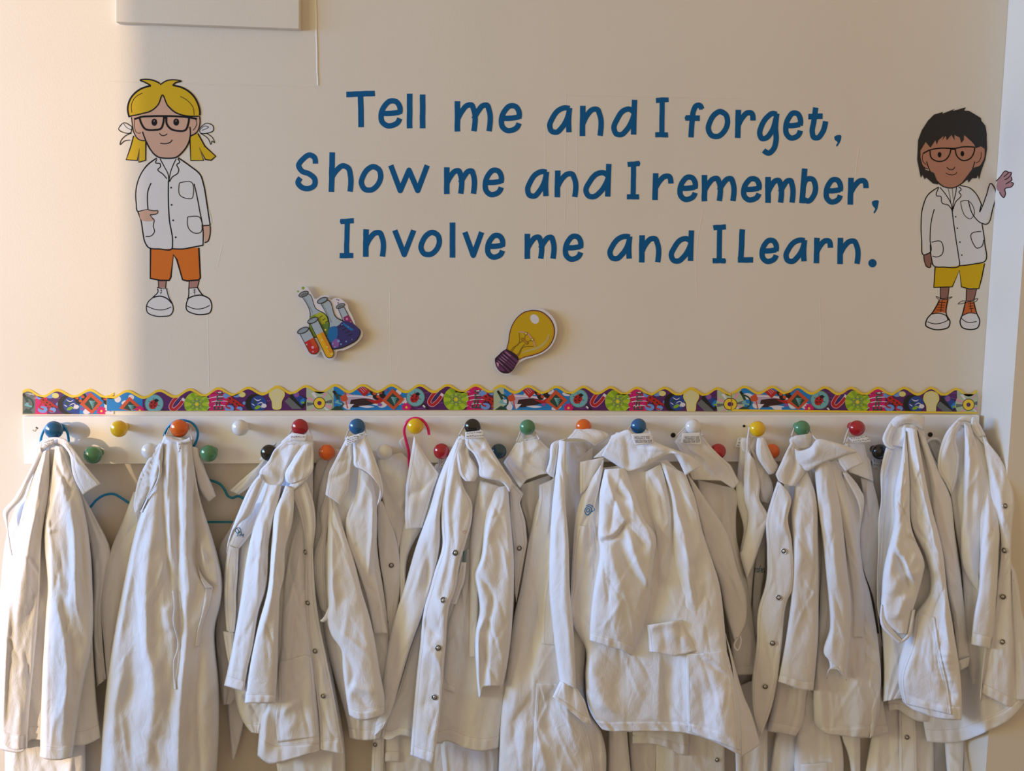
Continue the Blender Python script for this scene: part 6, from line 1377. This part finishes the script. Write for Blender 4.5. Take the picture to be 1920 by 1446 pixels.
# ======== 15 last coat at the right
c = coat('rightmost white coat beside the pillar, four snaps down its right edge', (1803, 815), 0)
cloth(c, 'back_panel', "G1 1000,900 G2 900,300 745,1050 772,1205", "G1 1450,900 G2 1562,400 1570,885", (38, 42, 44), (10, 10, 6), 14, dR=(RP - 20, RP + 4, RP + 6), dRu=(.36, .62), hem=24, hemline="G2 772,1205 900,1216 1050,1208 1180,1160 1300,1108 1420,1048 1570,885", auto=(5, 4), seam=["G2 985,1030 1000,1200"])
cloth(c, 'side_panel', "G1 1460,1250 G2 1470,250 1495,870", "G1 1478,1350 G2 1530,100 1600,350 1650,870", (RP + 6, RP + 12), 8, 8, folds=[("G2 1520,100 1580,700", -4, 14)])
cloth(c, 'body', "G1 1010,60 960,350 965,640 1000,900 1060,1300 G2 1080,400 1150,800 1190,930", "G1 1240,170 1300,400 1340,700 1370,950 1345,1446 G2 1330,300 1260,500 1215,830", (58, 70, 74, 70), (8, 18, 20), 22, dR=(62, RP - 10, RP + 4, RP + 4), dRu=(.25, .75), auto=(4, 4), folds=[("G1 1010,520 990,900", -8, 10), ("G2 1240,350 1200,800", -10, 12)])
cloth(c, 'lapel', "G1 1025,25 925,140 860,420 930,560 968,640", "G1 1055,55 1015,180 1035,350 1005,560 972,640", (72, 84, 84), 8, folds=[("G1 980,100 920,350", 5, 16), ("G1 1020,200 990,520", -4, 10)], noise=2)
cloth(c, 'sleeve', "G1 1075,60 1078,300 1065,700 1050,1000 1060,1200 1190,1446", "G1 1130,90 1240,420 1262,600 1215,850 1218,1010 1195,1250", (74, 92, 96), (10, 16, 14), 16, folds=[("G1 1120,200 1100,700 1150,1300", 7, 14), ("G1 1180,400 1190,800", 5, 14), ("G1 1140,600 1120,1000", -6, 14)], noise=2.5)
s = cloth(c, 'front_panel', "G1 1225,165 1262,400 1305,700 1368,950 1342,1446 G2 1330,120 1290,420 1212,810", "G1 1255,200 1395,390 1482,665 1465,900 1457,1446 G2 1466,400 1442,925", (76, RP + 2, RP + 10, RP + 12), 7, 10, dR=(84, RP + 12, RP + 20, RP + 20), hem=20, folds=[("G1 1290,400 1380,700 1400,1000", 6, 18, 1.4), ("G1 1270,480 1340,800", -5, 12)], noise=2.2)
for q in ("G1 1406,733", "G1 1405,1096", "G2 1390,26", "G2 1384,393"): snap(c, s, q)
s = cloth(c, 'sleeve', "G1 1262,560 1212,1050 1190,1446 G2 1160,150 1130,412", "G1 1285,580 1362,860 1350,1200 1340,1446 G2 1312,200 1285,452", (88, RP + 10, RP + 22, RP + 20), (8, 17, 16), 18, hem=22, folds=[("G1 1280,700 1270,1200", 5, 18)])
cloth(c, 'collar', "G1 1000,60 1055,8 1150,5", "G1 1012,130 1060,45 1140,62", (64, 68, 66), 5, noise=1.5)
cloth(c, 'collar', "G1 1138,10 1130,80 1182,174", "G1 1165,5 1205,70 1252,160", (70, 78), 5)
cloth(c, 'lapel', "G1 1182,172 1242,240 1243,332", "G1 1250,165 1275,225 1388,358", (76, 84), 5, sharp=True)

# ======== 14 coat over the hidden knob
c = coat('white coat second from the right, turned-up sleeve opening and bright hip pocket', (1702, 815), 0)
cloth(c, 'hem_panel', "G2 470,400 455,850 458,960", "G2 820,600 790,900 782,1045", (44, 48), 6, 8, hem=20, hemline="G2 458,960 530,945 620,1000 700,1038 782,1045")
cloth(c, 'body', "G1 500,60 430,420 400,900 375,1446 G2 400,250 420,600 415,880", "G1 740,90 800,280 930,530 985,850 1060,1446 G2 900,500 600,850", (56, 66, 64), (10, 20, 18), 24, auto=(5, 4), folds=[("G2 500,300 450,800", 4, 20)])
cloth(c, 'lapel', "G1 440,255 400,420 394,720 384,780 374,1100 364,1446 G2 372,150 395,230", "G1 505,280 445,480 412,800 396,1100 390,1446 G2 395,80 405,180", (74, 80, 78), 4)
s14 = cloth(c, 'front_panel', "G1 600,95 625,500 650,900 760,1150 790,1446 G2 690,150 585,400 535,690 578,885", "G1 690,105 800,700 900,1100 940,1446 G2 990,300 1052,760 1056,1030", (70, 90, 98, 98), (12, 22, 22, 18), 24, dR=(80, 106, 132, 140), hem=26, hemline="G2 578,885 640,935 760,985 880,1020 1056,1030",
      folds=[("G1 680,160 760,600 850,1100 880,1446", 8, 24, 1.3), ("G2 870,50 880,340", -8, 20), ("G2 920,100 950,600", 9, 20), ("G2 640,500 620,800", 6, 30), ("G2 900,600 930,880", -5, 26)] + [("G2 840,%d 1000,%d" % (y, y + 8), 3.2, 8) for y in (490, 545, 600, 650, 700)] + [("G2 900,770 1010,830", -5, 12)], noise=2.5)
cloth(c, 'pocket', "G2 682,152 650,400 560,690 588,900", "G2 835,192 880,480 945,770 975,990", 0, 1.2, on=s14, off=1.8, noise=1.0)
cloth(c, 'sleeve', "G1 690,108 790,500 830,850 900,1150 945,1446 G2 985,200 1020,560", "G1 760,180 870,450 962,650 1000,950 1060,1400 G2 1092,250 1128,525", (66, 84, 90), 18, 18, folds=[("G1 760,260 870,650 960,1100", 7, 16, 1.5), ("G1 900,1100 1000,1400", 6, 14), ("G1 880,1090 990,1330", -5, 10)], seam=["G1 660,240 745,165"])
cloth(c, 'cuff', "G2 1018,552 1036,632", "G2 1126,515 1112,592", (108, 108), 6, noise=1)
cloth(c, 'sleeve', "G1 575,250 555,400 510,620 500,900 420,1250 405,1446 G2 400,90 425,220 540,330", "G1 600,120 632,500 645,900 750,1180 740,1300 700,1446 G2 670,100 640,200 615,330", (78, 104, 116, 116), (10, 24, 26), 24, step=2.8,
      folds=[("G1 600,300 560,800 470,1300", 8, 20), ("G1 505,1090 560,1200 640,1446", -12, 14), ("G1 520,1060 590,1180 660,1330", 9, 12), ("G1 640,990 700,1060 745,1150", -10, 12), ("G1 690,940 740,1080", 8, 14), ("G1 600,1150 640,1280 740,1260", 7, 14), ("G1 560,1300 500,1446", 6, 22), ("G2 600,20 530,200", 8, 18), ("G1 620,640 640,940", 5, 12)], noise=2.5)
cloth(c, 'cuff', "G2 398,90 396,250 470,345 545,412", "G2 420,100 450,210 530,330 585,378", (130, 132, 132), 6, noise=2, step=2.2)
cloth(c, 'cuff', "G2 672,130 655,240 625,355 545,412", "G2 655,140 640,230 612,330 570,376", (132, 132), 5, noise=2, step=2.2)
cloth(c, 'collar', "G1 500,15 450,90 412,200 440,250 505,275", "G1 560,30 520,120 490,190 490,232 512,258", (60, 72, 80), 4, noise=2)
cloth(c, 'collar', "G1 480,60 510,15 640,-12 750,5", "G1 500,130 535,85 650,66 745,120", (64, 70, 70, 66), 3, folds=[("G1 520,40 640,20 740,60", 4, 12)])
cloth(c, 'gathered_neck', "G1 498,40 458,140 442,235", "G1 725,50 700,130 640,260", (62, 74), 4, folds=[("G1 540,70 520,200", -7, 8), ("G1 570,70 550,180", -6, 7), ("G1 510,80 480,180", -5, 6), ("G1 590,80 585,180", 6, 9)], noise=5, step=2.2)
